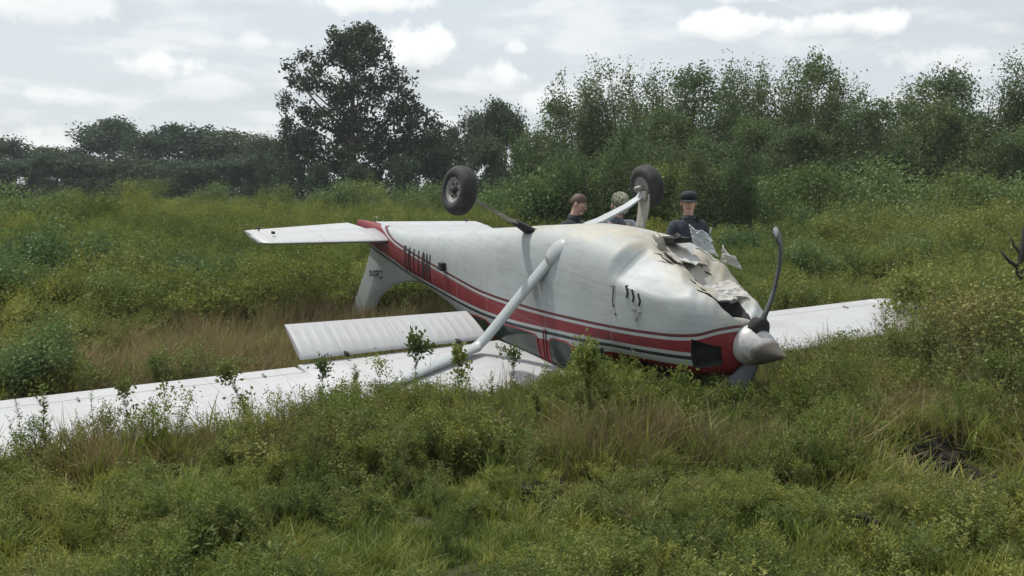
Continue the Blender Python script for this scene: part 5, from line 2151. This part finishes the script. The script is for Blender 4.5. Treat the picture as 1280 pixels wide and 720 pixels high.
    # --- thicket of tall saplings on the right, two rows
    row = [(678, 150, 56), (700, 126, 52), (726, 105, 50), (752, 118, 53), (778, 84, 49), (806, 76, 52), (834, 96, 48), (860, 88, 52), (884, 108, 47), (908, 92, 51), (938, 74, 49), (966, 92, 46),
           (992, 88, 51), (1016, 78, 48), (1044, 92, 46), (1072, 102, 50), (1096, 112, 45), (1128, 122, 50), (1152, 104, 46), (1178, 80, 44), (1206, 92, 47), (1236, 76, 43), (1268, 78, 44), (1300, 70, 42), (1336, 84, 44), (1372, 78, 42),
           (1410, 88, 43), (1450, 80, 42), (1490, 86, 41), (1530, 80, 42)]
    names = ['lowest sapling at the left end of the thicket, beside the sky gap', 'sapling second from the left end of the thicket', 'tall sapling in the back row above the bareheaded person',
             'sapling in the back row between the bareheaded person and the camouflage cap', 'tall pointed sapling of the thicket just above the camouflage cap', 'tallest sapling straight above the far wheel, bare shoots at its top', 'sapling between the far wheel and the capped officer, nearer the wheel',
             'sapling rising straight above the capped officer', 'low sapling just right of the capped officer', 'sapling in the back row above the torn cowl', 'tall feathery sapling between the cowl and the propeller tip', 'sapling rising straight above the curled propeller tip',
             'sapling just right of the curled propeller tip', 'tall sapling in the back row above the root of the far wing', 'sapling in the back row above the middle of the far wing', 'sapling sloping down to the dip in the thicket skyline', 'low sapling at the lowest dip of the thicket skyline above the far wing tip',
             'low sapling right of the dip in the thicket skyline', 'sapling rising again to the right of the dip in the thicket skyline', 'tall dark sapling left of the last group by the right edge', 'sapling third from the right edge in the back row', 'tall sapling second from the right edge in the back row', 'sapling cut by the right edge of the picture']
    for i, (px, py, dd) in enumerate(row):
        top = CAM_H + (238 - py) / FPX * dd
        s = top / 8.1
        lab = names[i] if i < len(names) else where('tall sapling', px)
        place('sapling_tree', lab, 'tree', MID[i % 3] if i % 6 == 1 else SAP[(i * 3) % 5], at_px(px, dd), dd, (s * rng.uniform(.9, 1.25), s * rng.uniform(.9, 1.25), s * rng.uniform(.93, 1.06)), rng.uniform(0, 6.28), 'saplings of the thicket on the right')
    for i in range(26):
        px = 690 + i * 27 + rng.uniform(-9, 9)
        near_ = px < 940
        dd = rng.uniform(25, 33) if near_ and i % 2 == 0 else rng.uniform(36, 42)
        py = rng.uniform(140, 195) if near_ else rng.uniform(115, 185)
        top = CAM_H + (238 - py) / FPX * dd
        s = top / 8.1
        place('sapling_tree', where('lower front-row sapling', px), 'tree', MID[i % 3] if i % 2 else SAP[(i * 2 + 1) % 5], at_px(px, dd), dd, (s * 1.3, s * 1.3, s), rng.uniform(0, 6.28), 'saplings of the thicket on the right')
    # --- shrubs along the foot of the woods
    for (px, py, dd, v, lab) in [(646, 206, 34, SHR[0], 'pale green shrub at the left foot of the sapling thicket'), (604, 222, 38, SHR[1], 'light green shrub behind the near wheel'), (690, 212, 31, SHR[2], 'pale green shrub behind the bareheaded person'),
                                 (735, 196, 30, DSH[0], 'blue-green shrub behind the person in the camouflage cap'), (795, 205, 29, DSH[1], 'blue-green shrub behind the far wheel'), (900, 222, 30, DSH[0], 'dark shrub to the right of the capped officer'), (860, 205, 31, DSH[1], 'dark shrub straight behind the capped officer'),
                                 (410, 222, 44, SHR[1], 'grey-green shrub at the foot of the tallest tree above the near tailplane'), (500, 226, 40, SHR[2], 'grey-green shrub above the tail of the airplane'), (340, 226, 46, DSH[0], 'grey shrub left of the near tailplane at the wood edge'), (185, 222, 50, DSH[1], 'shrub before the far woods above the left wing'),
                                 (1085, 240, 26, SHR[0], 'yellow-green shrub at the back of the field right of the propeller'), (1180, 246, 24, SHR[1], 'broad green shrub on the right of the field before the thicket'), (985, 246, 27, SHR[2], 'green shrub at the back of the field above the propeller tip'), (1250, 240, 25, DSH[0], 'dull green shrub by the right edge before the thicket'),
                                 (40, 230, 24, SHR[1], 'broad leafy shrub on the swell at the left edge of the field'), (-50, 240, 22, SHR[0], 'leafy shrub left of the field swell'), (115, 243, 25, DSH[1], 'low shrub on the right side of the field swell at the left')]:
        top = CAM_H + (238 - py) / FPX * dd
        s = max(.35, top / 2.75)
        place('shrub', lab, 'shrub', v, at_px(px, dd), dd, (max(s, .62), max(s, .62), s), rng.uniform(0, 6.28), None, ('foliage', 'stems'))

    # more shrubs stepping down from the thicket into the field
    for i in range(18):
        px = 668 + i * 38 + rng.uniform(-12, 12)
        dd = rng.uniform(27, 36)
        py = rng.uniform(196, 236)
        s = max(.4, (CAM_H + (238 - py) / FPX * dd) / 2.75)
        place('shrub', where('leafy shrub under the thicket', px), 'shrub', (SHR + DSH)[i % 5], at_px(px, dd), dd, (max(s, .8), max(s, .8), s), rng.uniform(0, 6.28), 'shrubs at the foot of the thicket', ('foliage', 'stems'))
    for (px, py, dd, v, lab) in [(70, 268, 15, 2, 'rounded shrub below the swell at the left edge'), (22, 300, 13, 0, 'leafy shrub at the left edge halfway down to the wing'), (25, 425, 8.6, 1, 'pale leafy shrub just behind the wing tip at the left edge'), (262, 226, 52, 1, 'grey-green shrub at the foot of the far woods above the left field'), (95, 228, 55, 0, 'bushy shrub before the dip of the far woods at the left'), (455, 224, 46, 4, 'dark shrub right under the trunk of the tallest tree'), (550, 222, 42, 2, 'green shrub just left of the near wheel at the wood edge'), (200, 285, 16, 3, 'dull shrub in the field left of the near tailplane'),
                                 (270, 300, 15, 0, 'low shrub under the tip of the near tailplane'), (140, 330, 12.5, 4, 'dull low shrub in the field behind the middle of the near wing'), (1010, 290, 18, 1, 'green shrub right of the propeller tip'), (1080, 300, 17, 3, 'dull green shrub in the field above the far wing'), (1140, 285, 19, 2, 'rounded shrub in the right of the field above the far wing tip'), (930, 275, 22, 0, 'low shrub between the capped officer and the propeller tip'), (1040, 262, 23, 4, 'dark low shrub at the back of the field on the right')]:
        s = max(.3, (CAM_H + (238 - py) / FPX * dd) / 2.75)
        place('shrub', lab, 'shrub', (SHR + DSH)[v], at_px(px, dd), dd, (s * 1.05, s * 1.05, s), rng.uniform(0, 6.28), None, ('foliage', 'stems'))


build_trees()

# ------------------------------------------------------------------ single weeds that stand out, stump, clods
def le_depth(px):
    """distance to the near wing's leading edge along the bearing of px"""
    k = (px - 640) / FPX
    # leading edge runs from (0.47, 8.98) by (-4.25, -2.44)
    s = (.47 - k * 8.98) / (4.25 - k * 2.44)
    return 8.98 - 2.44 * s


def weed_plant(label, px, py, off, leaf=.075, nl=46, lean=.08, top=None, branch=3, mat='darkweed', seed=1, group=None, depth=None, hk=1.0, name='weed_plant'):
    rng = np.random.default_rng(seed)
    d = depth if depth else le_depth(px) - off
    x = (px - 640) / FPX * d
    g = float(gz(x, d))
    h = (CAM_H - (py - 238) / FPX * d - g) * hk
    (sv, sf), (lv, lf) = weed_parts(rng, h, leaf * 1.0, int(nl * 3.2), lean, top, branch)
    for k in range(3):                                     # side shoots from the same root
        (s2, f2), (l2, g2) = weed_parts(rng, h * rng.uniform(.35, .75), leaf, int(nl * 1.2), .35, None, 1)
        off = np.array([rng.normal() * .03, rng.normal() * .03, 0])
        sv, sf = cat([(sv, sf), (s2 + off, f2)])
        lv, lf = cat([(lv, lf), (l2 + off, g2)])
    o = empty(name, (x, d, g), (0, 0, 0))
    tag(o, label, 'weed', group)
    link('stem', fast_mesh('stem', sv, sf, M['stem']), o)
    link('leaves', fast_mesh('leaves', lv, lf, M[mat]), o)
    return o


def build_details():
    W = [('thin weed with whorled leaves at the left edge before the wing tip', 12, 488, .25, .055, 60, .03, None, 0, 'bush'),
         ('feathery weed like a small fir before the near wing, close to the left edge', 44, 478, .3, .075, 80, .02, None, 2, 'bush'),
         ('slim upright weed before the near wing, right of the feathery one', 106, 474, .28, .045, 50, .02, None, 0, 'bush'),
         ('nodding weed with a bent leafy head before the near wing', 150, 486, .3, .060, 50, .30, .5, 2, 'darkweed'),
         ('small two-tufted weed before the middle of the near wing', 197, 484, .28, .050, 26, .06, .5, 1, 'darkweed'),
         ('leaning weed with a thick dark head before the near wing', 315, 458, .32, .060, 70, .38, .6, 2, 'darkweed'),
         ('weed with a thick leafy spike below the outer corner of the flap', 396, 456, .30, .050, 70, .05, .6, 1, 'bush'),
         ('broad-leaved weed before the wing, left of the strut end', 445, 452, .34, .085, 60, .08, None, 4, 'weed'),
         ('round-topped green weed before the wing below the flap', 472, 452, .30, .055, 46, .05, .4, 2, 'weed'),
         ('tall dark weed spike crossing the wing at the strut end', 520, 428, .34, .060, 80, .03, .7, 1, 'bush'),
         ('second dark weed spike, between the strut end and the cabin', 571, 442, .32, .060, 70, .04, .7, 1, 'bush'),
         ('purplish dark weed at the wing root by the red door post', 640, 440, .30, .060, 60, .08, .5, 2, 'darkweed'),
         ('leafy weed beside the wing root below the cabin window', 612, 462, .30, .070, 50, .08, None, 3, 'weed'),
         ('broken stalk lying across the wing under the flap', 508, 442, .1, .03, 8, .5, None, 2, 'darkweed')]
    for i, w in enumerate(W):
        weed_plant(w[0], w[1], w[2], w[3], w[4], w[5], w[6], w[7], w[8], w[9], seed=100 + i)
    B = [('tall yellow-green bushy weed standing before the cabin', 738, 440, 6.95, .060, 170, .03, .6, 4, 'weed_yellow'),
         ('small pale-headed weed in the shade under the nose', 852, 468, 6.95, .045, 50, .1, .8, 3, 'weed_yellow'),
         ('leafy green weed under the cowl right of the yellow-green one', 790, 462, 7.0, .07, 60, .08, None, 4, 'weed'),
         ('leafy weed at the left of the lower propeller blade', 676, 478, 7.1, .07, 70, .1, None, 5, 'weed')]
    for i, w in enumerate(B):
        weed_plant(w[0], w[1], w[2], 0, w[3 + 1], w[5], w[6], w[7], w[8], w[9], seed=140 + i, depth=w[3])
    # leafy bushes at the right edge
    rng = np.random.default_rng(77)
    va = shrub_variant(rng, 1.3, 1.6, 5200, .06, M['darkweed'])
    vb = shrub_variant(rng, 1.3, 1.6, 5200, .06, M['weed_yellow'])
    vc = shrub_variant(rng, 1.3, 1.6, 5200, .06, M['weed'])
    for (lab, px, py, d, v, w) in [('dark tangled bush at the right edge beyond the wing tip', 1228, 350, 9.4, va, .9), ('yellow-green bush above the far wing tip on the right', 1185, 318, 12.5, vb, 1.1), ('pale leafy bush under the dark branch at the right edge', 1262, 330, 10.8, vb, .8),
                                   ('dark low bush right of the far wing tip', 1150, 392, 9.0, va, .7), ('green bush low at the right edge of the picture', 1262, 430, 8.0, vc, .8), ('brownish low bush on the right, below the far wing tip', 1085, 432, 8.6, va, .6)]:
        x = (px - 640) / FPX * d
        h = CAM_H - (py - 238) / FPX * d
        s = h / 1.35
        place('bush', lab, 'bush', v, x, d, (s * w, s * w, s), rng.uniform(0, 6), None, ('foliage', 'stems'))
    # broad-bladed grass tuft in the left foreground
    for (lab, px, py, s) in [('dark broad-bladed grass tuft in the left foreground', 228, 664, 1.0), ('dark broad-bladed grass tuft at the foot of the weeds left of centre', 470, 606, .8), ('pale bent grass tuft low in the right of the foreground', 805, 668, .75)]:
        d = CAM_H / ((py - 238) / FPX)
        x = (px - 640) / FPX * d
        V, F = blades(90, rng, .10, .22, .40, .016, .95, 5)
        o = link('grass_tuft', fast_mesh('grass_tuft', V * np.array([s, s, s]), F, M['straw' if 'pale' in lab else 'grass']), None, (x, d, float(gz(x, d))))
        tag(o, lab, 'grass tuft')
    # clods of turned soil
    parts = []
    for (px, py, sp, n) in [(1150, 582, .15, 70), (1195, 600, .15, 90), (1268, 620, .13, 70), (1075, 560, .12, 6), (1235, 590, .2, 10), (1100, 690, .1, 6), (690, 628, .1, 5), (100, 640, .08, 0), (1262, 640, .12, 10)]:
        d0 = CAM_H / ((py - 238) / FPX)
        x0 = (px - 640) / FPX * d0
        for k in range(n):
            x, y = x0 + rng.normal() * sp, d0 + rng.normal() * sp * .7
            s = rng.uniform(.012, .065)
            bm = bmesh.new()
            bmesh.ops.create_icosphere(bm, subdivisions=2, radius=1)
            ph = rng.uniform(0, 6, 3)
            for v in bm.verts:
                c = v.co
                f = 1 + .28 * math.sin(3 * c.x + ph[0]) * math.sin(3.4 * c.y + ph[1]) + .18 * math.sin(7 * c.z + ph[2]) + rng.normal() * .13
                v.co = Vector((c.x * s * f * 1.2, c.y * s * f, c.z * s * f)) + Vector((x, y, float(gz(x, y)) + s * .3 + rng.uniform(0, .04)))
            bm.verts.index_update()
            parts.append(([v.co.copy() for v in bm.verts], [tuple(v.index for v in f.verts) for f in bm.faces]))
            bm.free()
    V, F = merge(*parts)
    o = link('soil_clods', make_mesh('soil_clods', V, F, M['soil'], False))
    tag(o, 'dark clods of turned soil at the lower right', None, None, 'stuff')
    # dark dead branch at the right edge
    d = 12.0
    x0 = (1276 - 640) / FPX * d
    g = float(gz(x0, d))
    parts = []
    top = CAM_H - (282 - 238) / FPX * d
    p = [Vector((x0 + .02, d, g - .1)), Vector((x0 - .02, d, g + .5)), Vector((x0 + .02, d, g + 1.0)), Vector((x0 + .03, d, top))]
    parts.append(tube(p, [.075, .065, .05, .012], 7))
    for (dx, dz0, dz1, r) in [(-.22, .95, 1.16, .028), (.20, 1.0, 1.30, .025), (-.12, 1.12, 1.36, .016), (.12, .8, 1.0, .02)]:
        parts.append(tube([Vector((x0, d, g + dz0)), Vector((x0 + dx * .5, d + .03, g + dz0 + (dz1 - dz0) * .35)), Vector((x0 + dx, d + .05, g + dz1))], [r, r * .8, r * .25], 6))
    V, F = merge(*parts)
    V = [v - Vector((x0, d, g)) for v in V]
    o = link('dead_branch', make_mesh('dead_branch', V, F, simple_mat('dark_dead_wood', (.022, .020, .017), .9, var=.4, scale=20)), None, (x0, d, g))
    tag(o, 'dark dead branch rising from the weeds at the right edge', 'branch')


build_details()

# ------------------------------------------------------------------ thin summer haze
def build_haze():
    V, F = boxv((0, 90, 12), (460, 320, 27))
    me = make_mesh('haze', V, F, None, False)
    recalc(me)
    m = bpy.data.materials.new('haze_air')
    m.use_nodes = True
    t = NT(m.node_tree)
    t.n.clear()
    out = t.new('ShaderNodeOutputMaterial')
    pv = t.new('ShaderNodeVolumePrincipled')
    pv.inputs['Color'].default_value = (.86, .92, .96, 1)
    pv.inputs['Density'].default_value = .0005
    pv.inputs['Anisotropy'].default_value = .2
    t.l.new(pv.outputs[0], out.inputs['Volume'])
    me.materials.append(m)
    tag(link('haze', me), 'thin pale haze in the air over the field', None, None, 'stuff')


build_haze()
